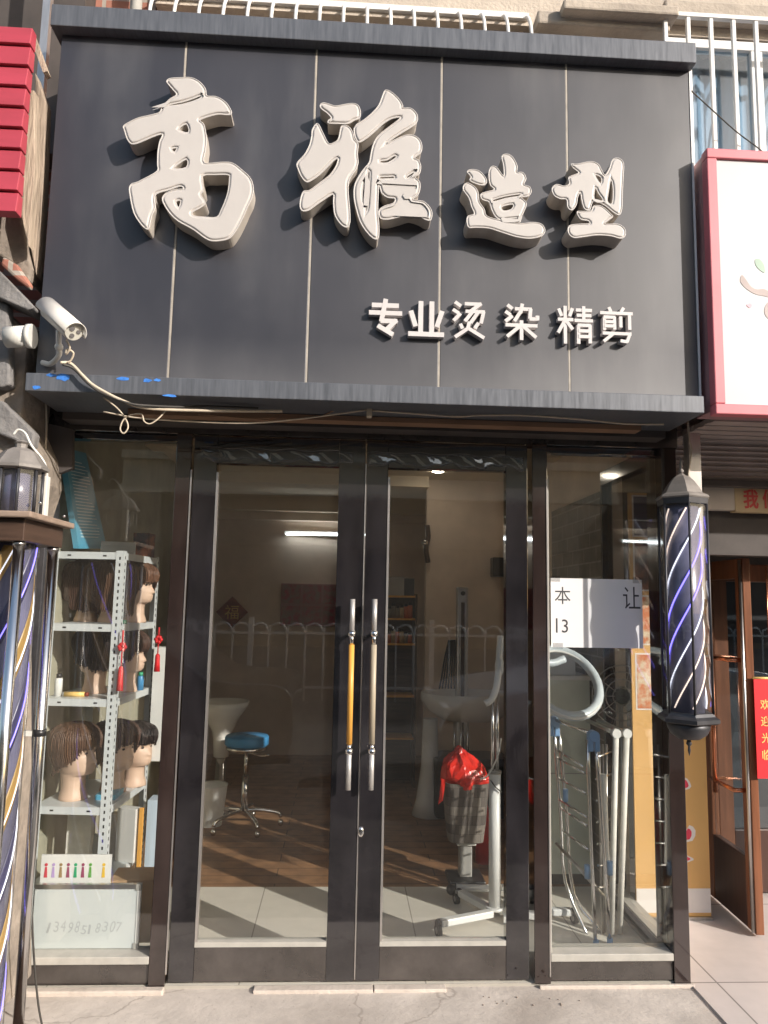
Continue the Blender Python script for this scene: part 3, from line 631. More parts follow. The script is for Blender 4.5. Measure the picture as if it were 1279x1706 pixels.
# ------------------------------------------------------------------ left neighbour
sp = MB()
def poly(pts, y, dep, m, mb): mb.prism([P(a, b_, y) for a, b_ in pts], (0, dep, 0), m)
stp = thing('stone_pillar', 'crumbling beige stone pillar left of the salon sign', 'pillar', (-1.4, -.2, 0))
q = MB(); poly([(-90, 505), (14, 520), (46, 560), (40, 640), (34, 700), (56, 750), (60, 800), (40, 860), (4, 900), (0, 1690), (-90, 1700)], -.30, .28, 'stone', q); q.build('shaft', stp, bevel=.012)
q = MB(); poly([(-60, 660), (4, 668), (58, 722), (54, 745), (-60, 700)], -.36, .055, 'stone_grey', q); poly([(-60, 480), (12, 506), (16, 640), (2, 645), (-60, 640)], -.36, .0595, 'stone_grey', q); q.build('facing_slab', stp, bevel=.008)
bm_ = MB(); poly([(-60, 405), (0, 452), (56, 510), (55, 514), (46, 516), (0, 496), (-60, 480)], -.40, .12, 'stone_grey', bm_)
bm_.build('concrete_beam', None, 'grey concrete beam end sloping above the stone pillar', 'beam', bevel=.006)
rb = MB()
poly([(-40, 355), (34, 350), (46, 420), (54, 448), (48, 470), (20, 440), (-40, 400)], -.34, .15, 'stone', rb); poly([(4, 426), (28, 440), (52, 474), (50, 482), (24, 462), (0, 440)], -.37, .028, 'red_brick', rb)
rb.build('broken_masonry', None, 'broken masonry with red tile shards between red slats and concrete beam', 'rubble wall', bevel=.012)
wp = MB(); poly([(50, 150), (57, 150), (58, 280), (47, 410), (31, 345), (33, 320)], -.42, .05, 'old_wood', wp); poly([(58, 120), (76, 170), (72, 300), (66, 410), (60, 460), (50, 410), (60, 280)], -.33, .06, 'old_wood', wp)
wp.build('timber_board', None, 'weathered timber boards edging the red slats', 'board', bevel=.004)
wp = MB(); wp.obox(P(66, 92, -.42), Vector((.035, 0, -.085)), Vector((0, .02, 0)), Vector((.008, 0, .004)), 'old_wood'); wp.build('timber_brace', None, 'thin timber brace slanting from the red slats to the sign', 'brace')
rs = thing('slat_sign', 'red sign of stacked horizontal slats at the left edge', 'sign', (-1.5, -.5, 2.9))
ys = (45, 77, 112, 146, 180, 215, 250, 285, 320, 356); xe = (53, 51, 47, 43, 40, 38, 35, 32, 30, 27)
for i in range(9):
    a, b_ = P(xe[i], ys[i]+1.5, -.5), P(xe[i+1]+2, ys[i+1]-1, -.5)
    q = MB(); xx = (a.x+b_.x)/2
    q.add([(-2.6, -.5, a.z), (xx, -.5, a.z), (xx, -.512, b_.z), (-2.6, -.512, b_.z), (-2.6, -.46, a.z), (xx, -.46, a.z), (xx, -.46, b_.z), (-2.6, -.46, b_.z)], [(0, 3, 2, 1), (4, 5, 6, 7), (0, 1, 5, 4), (3, 7, 6, 2), (1, 2, 6, 5), (0, 4, 7, 3)], 'red_slat'); q.build('slat', rs, bevel=.003)
q = MB(); c0_, c1_ = P(10, 562, -.42), P(46, 560, -.42); q.cyl(c0_, c1_, .040, 'white_dirty', n=20); q.cyl(c1_, c1_+Vector((.02, 0, 0)), .046, 'white_dirty', n=20)
q.build('pipe_stub', None, 'short white pipe stub sticking out beside the security camera', 'pipe')
dw = MB(); dw.box(-3.2, -1.345, .0, .2, -.05, 2.7, 'wall_dark'); dw.build('neighbour_wall', None, 'dark wall of the shop to the left of the salon', 'wall')
nw = MB(); poly([(78, 705), (120, 715), (120, 780), (70, 800)], -.05, .03, 'wall_dark', nw); nw.build('render_patch', None, 'dark rough patch of wall at the top of the left window jamb', 'wall patch')

# ------------------------------------------------------------------ security camera
sc = thing('security_camera', 'white bullet security camera at the lower left corner of the sign', 'camera', P(80, 560, -.42))
A, B = P(86, 520, -.44), P(122, 552, -.54); d = (B-A).normalized()
sd = d.cross(Vector((0, 0, 1))).normalized(); un = sd.cross(d)
q = MB(); q.cyl(A-d*.02, B, .036, 'cam_white', n=24); q.cyl(B, B+d*.006, .034, 'cam_face', n=24); q.build('housing', sc, bevel=.002)
q = MB(); rg = []
for k, (e, r_) in enumerate(((-.05, .040), (.02, .040))):
    base = (A if k == 0 else B)+d*e
    rg.append([base+(sd*math.cos(t)+un*math.sin(t))*r_*(1.0 if abs(math.cos(t)) < .9 else 1.03) for t in [R(-12+204*i/16) for i in range(17)]])
q.ring(rg, 'cam_white', close=False, cap=False); q.build('sunshield', sc, solid=.003)
for t, r_ in ((40, .010), (160, .008), (280, .009)):
    cc = B+d*.0065+(sd*math.cos(R(t))+un*math.sin(R(t)))*.016
    q = MB(); q.cyl(cc, cc+d*.002, r_, 'cam_lens', n=14); q.build('lens', sc)
q = MB(); jn = P(98, 578, -.445); q.tube([(A+B)/2-un*.036, jn, P(98, 592, -.43), P(84, 606, -.40), P(70, 604, -.385)], .010, 'cam_white', n=10); q.ball(jn, .016, 'cam_white')
q.build('bracket', sc)
q = MB(); q.tube([P(110, 566, -.50), P(116, 580, -.49), P(110, 590, -.48), P(112, 582, -.48), P(122, 588, -.47), P(118, 600, -.46), P(112, 604, -.46)], .004, 'cable', n=6); q.build('lead', sc)

def cable(name, pts, r, m, label, cat='cable', group=None):
    mb = MB(); mb.tube([P(a, b_, y) for a, b_, y in pts], r, m, n=6, sub=6); return mb.build(name, None, label, cat, group)
cable('cable', [(100, 604, -.47), (118, 606, -.45), (140, 628, -.45), (160, 645, -.44), (205, 668, -.435), (245, 680, -.40), (330, 684, -.36), (470, 685, -.3)], .006, 'cable', 'pale camera lead draped over the bottom left of the sign trim')
cable('cable', [(104, 607, -.47), (122, 614, -.45), (146, 638, -.45), (170, 655, -.44), (215, 672, -.435), (250, 676, -.41), (300, 678, -.37), (350, 677, -.33), (430, 680, -.3)], .005, 'cable_dark', 'dark camera lead beside the pale one on the sign trim')
cable('cable', [(172, 662, -.38), (195, 680, -.37), (209, 698, -.37), (213, 712, -.37), (206, 722, -.37), (200, 715, -.37), (205, 700, -.37), (216, 692, -.37), (235, 690, -.37), (240, 702, -.37), (250, 706, -.37), (264, 697, -.37), (277, 683, -.36)], .003, 'cable', 'thin looped wire hanging under the sign over the left window')
cable('cable', [(172, 686, -.36), (235, 697, -.34), (330, 703, -.3), (420, 705, -.3), (500, 698, -.3), (560, 690, -.3), (612, 683, -.3)], .003, 'cable', 'long thin pale wire sagging under the sign over the left door')
cable('cable', [(330, 690, -.26), (400, 696, -.26), (470, 700, -.26), (530, 694, -.26), (556, 684, -.26)], .003, 'cable_brown', 'short brown wire sagging under the sign behind the pale one')
cable('cable', [(620, 684, -.3), (700, 690, -.3), (760, 694, -.3), (800, 692, -.3), (870, 692, -.3), (960, 698, -.3), (1040, 706, -.3), (1105, 707, -.3)], .0035, 'cable', 'pale wire running under the sign over the right door')
cable('cable', [(700, 686, -.25), (760, 695, -.25), (800, 690, -.25), (824, 688, -.25)], .003, 'cable_brown', 'short brown wire drooping under the middle of the sign')
cable('cable', [(76, 665, -.1), (77, 720, -.12), (74, 770, -.15), (74, 800, -.2)], .004, 'cable', 'thin wire hanging down beside the left window jamb')
q = MB(); pc = P(615, 690, -.3); q.box(pc.x-.01, pc.x+.01, -.32, -.28, pc.z-.012, zb0, 'cable'); q.build('cable_clip', None, 'small cable clip under the sign above the door gap', 'clip')

# ------------------------------------------------------------------ barber poles
def spiral(mb_of, parent, c, r, z0, z1, n, turn, mats, tr=.004, ph=0.):
    for k in range(n):
        a0 = 2*math.pi*k/n+ph; pts = []; N = 60
        for i in range(N+1):
            z = z0+(z1-z0)*i/N; a = a0+(z-z0)*turn
            pts.append(Vector((c[0]+r*math.cos(a), c[1]+r*math.sin(a), z)))
        mb = MB(); mb.tube(pts, tr, mats[k % len(mats)], n=6, sub=1); mb.build('light_strip', parent)
bx, by = P(1141, 1010, -.165).x, -.165
zc0 = P(1140, 828, by).z; zc1 = P(1140, 798, by).z; zpl = P(1140, 1190, by).z
bpR = thing('barber_pole', 'dark hexagonal barber lantern with spiral lights beside the right window', 'barber pole', (bx, by, zpl-.12), 'barber poles flanking the shopfront')
hx = R(-100)
q = MB(); q.lathe([(.108, zc0-.012), (.112, zc0-.006), (.104, zc0+.004), (.086, zc0+.012), (.070, zc0+.04), (.052, zc0+.066), (.034, zc0+.085), (.018, zc0+.093), (.010, zc0+.100)], (bx, by, 0), 'dusty_metal', n=6, ph=hx, smooth=False)
q.lathe([(.006, zc0+.10), (.013, zc0+.112), (.005, zc0+.122), (.009, zc0+.13), (.002, zc0+.175)], (bx, by, 0), 'dusty_metal', n=10); q.build('cap', bpR)
q = MB(); q.lathe([(.104, zc0-.036), (.106, zc0-.0125)], (bx, by, 0), 'dark_metal', n=6, ph=hx, smooth=False); q.build('collar', bpR)
q = MB(); q.lathe([(.112, zpl-.03), (.124, zpl-.024), (.124, zpl-.010), (.106, zpl), (.100, zpl+.012)], (bx, by, 0), 'dark_metal', n=6, ph=hx, smooth=False)
q.lathe([(.012, zpl-.102), (.045, zpl-.096), (.070, zpl-.078), (.082, zpl-.056), (.088, zpl-.0305)], (bx, by, 0), 'dark_metal', n=24); q.lathe([(.001, zpl-.165), (.006, zpl-.145), (.004, zpl-.128), (.012, zpl-.118), (.007, zpl-.101)], (bx, by, 0), 'dark_metal', n=12); q.build('base', bpR)
q = MB()
for k in range(6):
    a = hx+k*math.pi/3; q.cyl((bx+.099*math.cos(a), by+.099*math.sin(a), zpl+.01), (bx+.099*math.cos(a), by+.099*math.sin(a), zc0-.03), .0055, 'dark_metal', n=6)
q.build('corner_bars', bpR)
q = MB(); q.lathe([(.094, zpl+.013), (.094, zc0-.037)], (bx, by, 0), 'lamp_glass', n=6, ph=hx, smooth=False, cap=False); q.build('glass', bpR)
q = MB(); q.cyl((bx, by, zpl+.0125), (bx, by, zc0-.038), .068, 'pole_cyl', n=28); q.build('drum', bpR)
spiral(MB, bpR, (bx, by), .0712, zpl+.03, zc0-.055, 6, 7.6, ['led_blue', 'led_blue', 'led_white', 'led_warm', 'led_warm', 'led_white'], .0031, ph=R(20))
q = MB(); q.box(bx-.01, bx+.03, by+.08, -.0125, zpl+.1, zpl+.13, 'dark_metal'); q.build('wall_bracket', bpR); q = MB(); q.box(bx-.01, bx+.03, by+.08, -.0125, zc0-.14, zc0-.11, 'dark_metal'); q.build('wall_bracket', bpR)

# left one: posts, wooden tier, lantern on top
lx, ly = -1.20, -.55
zbx0, zbx1 = 1.725, 1.80
bpL = thing('barber_pole', 'tall barber pole cabinet with chrome posts and wooden top at the left edge', 'barber pole', (lx, ly, 0), 'barber poles flanking the shopfront')
xr = P(42, 860, -.72).x
q = MB(); q.box(xr-.34, xr, -.72, -.38, zbx0, zbx1, 'dark_wood'); q.build('wooden_box', bpL, bevel=.003)
q = MB(); q.box(xr-.375, xr+.03, -.75, -.35, zbx1+.0005, zbx1+.022, 'dusty_wood'); q.build('wooden_top', bpL, bevel=.005)
for a, b_ in ((xr-.025, -.69), (xr-.022, -.41), (xr-.31, -.69), (xr-.31, -.41)):
    q = MB(); q.cyl((a, b_, .0), (a, b_, zbx0-.0005), .0185, 'chrome', n=20); q.cyl((a, b_, zbx0-.014), (a, b_, zbx0-.002), .0205, 'dull_chrome', n=20); q.build('post', bpL)
q = MB(); cz = xr-.135
q.cyl((cz, ly, .05), (cz, ly, zbx0-.001), .102, 'pole_cyl', n=36); q.build('drum', bpL)
for k in range(6):
    q = MB(); rg = []
    for i in range(61):
        z = .06+(zbx0-.07)*i/60; a = k*math.pi/3+z*4.2
        rg.append([Vector((cz+.1035*math.cos(a+t), ly+.1035*math.sin(a+t), z)) for t in (0, .12, .24, .36, .48)])
    q.ring(rg, ('pole_yellow', 'pole_blue')[k % 2], close=False, cap=False); q.build('stripe', bpL, solid=.002)
spiral(MB, bpL, (cz, ly), .1055, .06, zbx0-.01, 6, 4.2, ['led_white', 'led_blue', 'led_warm', 'led_white'], .0024, ph=.6)
q = MB(); q.cyl((cz, ly, .04), (cz, ly, zbx0-.0015), .112, 'lamp_glass', n=36, cap=False); q.build('glass', bpL)
q = MB(); q.box(xr-.36, xr+.02, -.74, -.36, -.011, .04, 'dark_wood'); q.build('base', bpL, bevel=.004)
ccx, ccy, cz0, cz1 = P(34, 760, -.55).x, -.55, zbx1+.022, P(34, 728, -.55).z
q = MB(); zz = P(30, 778, -.55).z
q.lathe([(.090, zz-.014), (.098, zz-.010), (.098, zz), (.088, zz+.010), (.058, zz+.052), (.032, zz+.066), (.020, zz+.068), (.020, zz+.082), (.028, zz+.088), (.012, zz+.096)], (ccx, ccy, 0), 'dusty_metal', n=8, ph=R(22), smooth=False); q.build('cap', bpL)
q = MB(); q.lathe([(.074, cz0), (.074, zz-.0145)], (ccx, ccy, 0), 'lamp_glass', n=8, ph=R(22), smooth=False, cap=False); q.build('lantern_glass', bpL)
q = MB(); q.cyl((ccx, ccy, cz0), (ccx, ccy, zz-.015), .05, 'pole_cyl', n=20)
for k in range(8): q.cyl((ccx+.078*math.cos(R(22+45*k)), ccy+.078*math.sin(R(22+45*k)), cz0), (ccx+.078*math.cos(R(22+45*k)), ccy+.078*math.sin(R(22+45*k)), zz-.0145), .006, 'dark_metal', n=6)
q.build('lantern_core', bpL)
for px, py in ((66, 838), (106, 860)):
    pt = PX(px, py, xr); q = MB(); q.ball((xr+.002, pt.y, pt.z), .006, 'chrome', n=10); q.build('screw', bpL)
cable('cable', [(22, 724, -.5), (30, 716, -.5), (42, 722, -.5), (52, 742, -.5), (72, 768, -.48), (78, 790, -.46), (74, 812, -.45)], .0045, 'white_dirty', 'white flex curling from the left barber lantern cap')
q = MB(); pt = P(75, 812, -.45); q.box(pt.x-.012, pt.x+.014, -.47, -.44, zbx1+.0225, pt.z+.04, 'white_dirty'); q.build('plug', None, 'white plug box standing on the left barber pole top', 'plug', bevel=.003)
cable('cable', [(84, 940, -.4), (76, 1010, -.38), (68, 1100, -.37), (60, 1190, -.36)], .006, 'white_dirty', 'white cable running down behind the left barber pole post')
cable('cable', [(66, 1190, -.36), (58, 1260, -.35), (52, 1400, -.35), (54, 1550, -.35), (62, 1660, -.33), (72, 1720, -.31)], .004, 'cable_dark', 'black cable running down to the pavement beside the left chrome post')
q = MB(); pt = P(74, 1222, -.43); q.cyl((xr-.022, -.41, pt.z-.012), (xr-.022, -.41, pt.z+.012), .0225, 'black_plastic'); q.box(xr-.075, xr-.045, -.42, -.40, pt.z-.012, pt.z+.006, 'white_dirty'); q.build('tape_band', None, 'dark tape band wrapped round the rear chrome post', 'tape')

# ------------------------------------------------------------------ right neighbour
YN = -.45
ns = thing('lightbox_sign', 'white lightbox sign with pink frame and branch drawing at the right edge', 'sign', (2.2, YN, 2.28))
a, b_ = P(1179, 246, YN), P(1191, 689, YN); nx0, nz1, nz0, nx1 = (a.x+b_.x)/2, a.z, b_.z, 4.4
fr = MB(); wd_ = .042
fr.box(nx0, nx1, YN, YN+.05, nz1-wd_, nz1, 'pink_frame'); fr.box(nx0, nx1, YN, YN+.05, nz0, nz0+wd_, 'pink_frame'); fr.box(nx0, nx0+wd_, YN+.001, YN+.049, nz0+wd_+.0005, nz1-wd_-.0005, 'pink_frame'); fr.box(nx1-wd_, nx1, YN+.001, YN+.049, nz0+wd_+.0005, nz1-wd_-.0005, 'pink_frame')
fr.build('frame', ns, bevel=.004)
MB().box(nx0+wd_+.0005, nx1-wd_-.0005, YN+.012, YN+.048, nz0+wd_+.0005, nz1-wd_-.0005, 'lightbox').build('face', ns)
MB().box(nx0+.004, nx1, YN+.0505, -.28, nz0+.02, nz1-.004, 'pink_shaded').build('box_body', ns, bevel=.004)
yd = YN+.0105
def decal(pts, m, name, parent, y=yd, dep=.0012, sub=3):
    q = MB(); q.prism(catmull([P(a, b_, y) for a, b_ in pts], sub, True), (0, dep, 0), m); return q.build(name, parent)
decal([(1236, 458), (1243, 466), (1252, 478), (1262, 482), (1272, 481), (1285, 486), (1310, 487), (1310, 497), (1285, 496), (1272, 493), (1262, 491), (1252, 487), (1240, 478), (1233, 468)], 'branch', 'branch_drawing', ns)
decal([(1258, 432), (1266, 432), (1273, 442), (1274, 454), (1266, 450), (1259, 442)], 'leaf', 'leaf_drawing', ns)
decal([(1243, 508), (1249, 505), (1253, 509), (1249, 513)], 'pink_dot', 'dot_drawing', ns)
decal([(1274, 512), (1280, 503), (1290, 503), (1290, 535), (1281, 532), (1274, 523)], 'branch', 'fruit_drawing', ns)
# bright strip hanging between the signs
q = MB(); q.tube([P(1150, 180, -.3), P(1153, 260, -.3), P(1157, 330, -.3), P(1160, 450, -.3), P(1163, 560, -.3), P(1165, 640, -.3)], .006, 'white_paint', n=6); q.build('cable', None, 'white cable hanging in the gap between the two signs', 'cable')
cable('cable', [(1150, 150, -.32), (1185, 182, -.2), (1225, 218, -.1), (1262, 246, -.08), (1290, 270, -.08)], .003, 'cable_dark', 'thin black wire crossing before the barred upper window')
# neighbour recess
NX0, NX1, NYB = 1.572, 4.6, 1.5
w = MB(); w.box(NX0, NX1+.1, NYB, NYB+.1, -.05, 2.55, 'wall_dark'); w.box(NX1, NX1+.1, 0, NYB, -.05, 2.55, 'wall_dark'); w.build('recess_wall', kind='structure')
w = MB(); w.box(1.572, NX1+.1, -.2, NYB, 2.55, 2.7, 'stucco'); w.build('recess_ceiling', kind='structure')
w = MB(); w.box(xn+.0005, NX1, -.75, NYB, -.03, -.004, 'tile_entry'); w.build('entry_floor', kind='structure')
q = MB()
for i in range(9): q.box(1.53, 4.5, -.275+i*.042, -.275+i*.042+.038, nz0+.015+.004*(i % 2), nz0+.04, 'shutter')
q.build('slatted_soffit', None, 'brown slatted soffit between the pink framed lightbox and the roller shutter', 'soffit')
sh = thing('roller_shutter', 'brown ribbed roller shutter partly lowered under the right lightbox', 'shutter', (2.4, .1, 2.15))
za, zb_ = P(1200, 700, .1).z, P(1200, 800, .1).z
q = MB(); nsl = 13
for i in range(nsl):
    z0 = zb_+(za+.03-zb_)*i/nsl; z1 = zb_+(za+.03-zb_)*(i+1)/nsl
    q.add([(1.53, .11, z0), (3.6, .11, z0), (3.6, .095, z0+(z1-z0)*.55), (1.53, .095, z0+(z1-z0)*.55), (1.53, .11, z1-.0006), (3.6, .11, z1-.0006)], [(0, 1, 2, 3), (3, 2, 5, 4)], 'shutter')
q.box(1.53, 3.6, .1105, .13, zb_, za+.03, 'shutter'); q.build('curtain', sh)
q = MB(); q.box(1.53, 3.6, .085, .135, zb_-.03, zb_-.001, 'wall_dark'); q.build('bottom_bar', sh)
hs = thing('header_sign', 'yellow header sign with red characters under the roller shutter', 'sign', (2.3, .15, 2.0))
h0, h1 = P(1200, 852, .15).z, P(1200, 806, .15).z; hx0 = P(1172, 830, .15).x; hxm = P(1224, 830, .15).x
q = MB(); q.box(hxm, 3.4, .15, .20, h0, h1, 'header'); q.box(hx0, hxm-.0005, .151, .1995, h0+.008, h1, 'header_white'); q.build('board', hs, bevel=.002)
for ch, a0, a1 in (('我', 1238, 1263), ('们', 1270, 1295)):
    q = MB(); put_text(q, ch, P(a0, 830, .15).x, P(a1, 830, .15).x, P(a0, 847, .15).z, P(a0, 815, .15).z, .1495, .002, 'sign_red', off=.02); q.build('letter', hs)
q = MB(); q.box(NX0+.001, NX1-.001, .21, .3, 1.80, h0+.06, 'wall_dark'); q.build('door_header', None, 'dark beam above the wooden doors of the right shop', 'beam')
q = MB(); p_ = P(1151, 760, -.12); q.box(p_.x-.028, p_.x+.024, -.16, -.11, P(1150, 805, -.12).z-.5, 2.30, 'edge_metal'); q.build('metal_post', None, 'pale metal upright behind the cap of the right barber pole', 'post')
cable('cable', [(1145, 690, -.14), (1148, 730, -.17), (1152, 752, -.17), (1147, 790, -.17), (1150, 806, -.2)], .004, 'cable', 'wire dropping from the sign to the right barber pole')
# banner
by0 = .61; bx0, bx1 = P(1050, 1500, by0).x, P(1184, 1500, by0).x
bn = thing('banner_stand', 'orange upright banner with food pictures beside the salon side window', 'banner', ((bx0+bx1)/2, by0, -.004))
bx0 = max(bx0, XR+.035)
q = MB(); q.box(bx0, bx1, by0, by0+.012, .012, 2.15, 'banner'); q.build('panel', bn)
q = MB(); q.box(bx0+.001, bx1-.001, by0-.0015, by0-.0003, .03, .145, 'banner_white'); q.build('pattern_band', bn)
q = MB(); q.box(bx0-.003, bx1+.003, by0-.01, by0+.02, -.004, .0115, 'dull_chrome'); q.box(bx0+.1, bx0+.14, by0-.1, by0+.1, -.0042, -.001, 'dull_chrome'); q.build('foot', bn)
def inset(px0, px1, py0, py1, m, nm):
    a, b_ = P(px0, py1, by0), P(px1, py0, by0)
    q = MB(); q.box(max(a.x, bx0+.004)-.008, b_.x+.008, by0-.0015, by0-.0003, a.z-.008, b_.z+.008, 'banner_white'); q.box(max(a.x, bx0+.004), b_.x, by0-.003, by0-.0016, a.z, b_.z, m); q.build(nm, bn)
inset(1062, 1160, 1092, 1180, 'food', 'food_picture'); inset(1062, 1160, 996, 1072, 'food', 'food_picture'); inset(1058, 1160, 905, 982, 'food_dark', 'food_picture'); inset(1056, 1160, 830, 892, 'pole_blue', 'blue_panel')
for pl in ([(1137, 1300), (1143, 1300), (1147, 1309), (1142, 1313), (1134, 1311)], [(1134, 1396), (1141, 1390), (1146, 1380), (1152, 1386), (1149, 1398), (1134, 1400)], [(1136, 1424), (1146, 1428), (1150, 1432), (1136, 1436)], [(1096, 1378), (1103, 1374), (1102, 1386), (1098, 1386)]):
    cxx = sum(a for a, _ in pl)/len(pl); cyy = sum(b_ for _, b_ in pl)/len(pl)
    decal([((a-cxx)*1.7+cxx, (b_-cyy)*1.45+cyy) for a, b_ in pl], 'banner_white', 'letter', bn, y=by0-.0015, dep=.001, sub=2)
    decal(pl, 'banner_red', 'letter', bn, y=by0-.0028, dep=.001, sub=2)
# brown doors
def wdoor(hx_, hy_, ex, ey, label, zt=1.80):
    L = math.hypot(ex-hx_, ey-hy_); rz = math.atan2(ey-hy_, ex-hx_)
    t = thing('wooden_door', label, 'door', (hx_, hy_, 0), 'brown doors of the right shop', rz=rz)
    q = MB(); s_ = .085
    q.box(0, s_, -.02, .02, .01, zt, 'door_brown'); q.box(L-s_, L, -.02, .02, .01, zt, 'door_brown'); q.box(s_+.0005, L-s_-.0005, -.018, .018, .01, .34, 'door_dark'); q.box(s_+.0005, L-s_-.0005, -.018, .018, zt-.1, zt, 'door_brown'); q.build('frame', t, bevel=.004)
    MB().box(s_+.001, L-s_-.001, -.004, .004, .341, zt-.101, 'upper_glass').build('glass_pane', t)
    return t, L
wdA, LA = wdoor(2.045, .92, 2.02, .40, 'open brown wooden door with glass beside the orange banner')
q = MB()
for s_ in (-1,):
    yh = s_*.075
    q.tube([(LA*.42, 0, 1.29), (LA*.42, yh, 1.29), (LA*.9, yh, 1.29), (LA*.9, 0, 1.29)], .011, 'copper', n=10, sub=1); q.tube([(LA*.42, 0, .66), (LA*.42, yh, .66), (LA*.9, yh, .66), (LA*.9, 0, .66)], .011, 'copper', n=10, sub=1); q.cyl((LA*.5, yh, .6), (LA*.5, yh, 1.36), .014, 'copper')
q.build('handle', wdA)
q = MB(); q.cyl((LA-.01, -.028, .02), (LA-.01, -.028, 1.79), .009, 'dull_chrome', n=10); q.build('edge_rod', wdA)
wdB, LB = wdoor(2.10, .93, 2.85, .95, 'closed brown wooden door at the far right edge')
cp = thing('door_couplet', 'red paper strip with gold characters hanging on the right wooden door', 'paper strip', (P(1270, 1200, .38).x, .38, .7))
a, b_ = P(1262, 1297, .38), P(1284, 1130, .38)
q = MB(); q.box(a.x, b_.x+.02, .38, .383, a.z, b_.z, 'red_paper'); q.build('strip', cp)
q = MB(); q.cyl((b_.x, .3815, b_.z), (b_.x, .3815, b_.z+.55), .004, 'copper', n=8); q.cyl((a.x-.004, .3815, b_.z), (b_.x+.024, .3815, b_.z), .006, 'gold', n=8); q.build('hanger', cp)
for i, ch in enumerate('欢迎光临'):
    z1 = P(1270, 1165+i*28, .38).z; z0 = P(1270, 1182+i*28, .38).z
    q = MB(); put_text(q, ch, P(1266, 1170, .38).x, P(1282, 1170, .38).x, z0, z1, .3798, .0012, 'gold', off=.01); q.build('letter', cp)

# ------------------------------------------------------------------ left window display
sx, sy_ = P(207, 918, .15).x, .15
SW, SD = .33, .50
shf = thing('shelf_unit', 'white perforated steel shelf unit in the left window', 'shelf', (sx, sy_, 0), rz=R(-4))
LV = [.32, .645, 1.10, 1.425, 1.745]
def post(x, y, dx, dy):
    q = MB(); q.box(x, x+dx*.036, y, y+dy*.0025, 0, 1.752, 'shelf_metal'); q.box(x, x+dx*.0025, y+dy*.003, y+dy*.036, 0, 1.752, 'shelf_metal')
    for k in range(58):
        z = .03+k*.0295
        ya, yb2 = (y-dy*.0006, y+dy*.0003); q.box(x+dx*.014, x+dx*.021, ya, yb2, z, z+.0135, 'hole')
        xa_, xb2 = (x-dx*.0006, x+dx*.0003); q.box(xa_, xb2, y+dy*.015, y+dy*.022, z+.004, z+.0175, 'hole')
    return q
post(0, 0, -1, 1).build('post', shf); post(-SW, 0, 1, 1).build('post', shf); post(0, SD, -1, -1).build('post', shf); post(-SW, SD, 1, -1).build('post', shf)
for z in LV:
    q = MB(); q.box(-SW+.003, -.003, .0035, SD-.0035, z-.002, z, 'shelf_metal'); q.box(-SW+.003, -.003, .003, .0055, z-.032, z-.0022, 'shelf_metal'); q.box(-SW+.003, -.003, SD-.0055, SD-.003, z-.032, z-.0022, 'shelf_metal')
    q.box(-.0055, -.003, .006, SD-.006, z-.032, z-.0022, 'shelf_metal'); q.box(-SW+.003, -SW+.0055, .006, SD-.006, z-.032, z-.0022, 'shelf_metal')
    for xh in (-.08, -.24): q.box(xh-.016, xh, .0022, .0029, z-.020, z-.013, 'hole')
    q.build('shelf_board', shf)
SM = Matrix.Translation((sx, sy_, 0)) @ Matrix.Rotation(R(-4), 4, 'Z')
def onshelf(x, y, k): return SM @ Vector((x, y, LV[k]))

PROF = [(.0, .060, -.062, .062), (.012, .060, -.062, .062), (.045, .048, -.056, .052), (.085, .046, -.060, .050), (.102, .052, -.064, .052), (.112, .083, -.066, .052), (.128, .094, -.072, .060), (.150, .093, -.080, .067), (.172, .092, -.088, .072), (.192, .087, -.094, .075), (.207, .086, -.098, .077), (.226, .094, -.101, .078), (.258, .090, -.102, .078), (.288, .072, -.090, .070), (.308, .046, -.064, .050), (.318, .020, -.034, .024), (.320, .002, -.004, .003)]
def prof(z):
    for i in range(len(PROF)-1):
        a, b_ = PROF[i], PROF[i+1]
        if z <= b_[0]:
            t = (z-a[0])/(b_[0]-a[0]) if b_[0] > a[0] else 0; return [a[j]+(b_[j]-a[j])*t for j in (1, 2, 3)]
    return list(PROF[-1][1:])
def hpt(z, th, off=0.):
    f_, b_, w_ = prof(z); c, s = math.cos(th), math.sin(th)
    mid = (f_+b_)/2*.35; e = (f_-mid+off) if c >= 0 else (mid-b_+off)
    return Vector((mid+c*e, s*(w_+off), z))
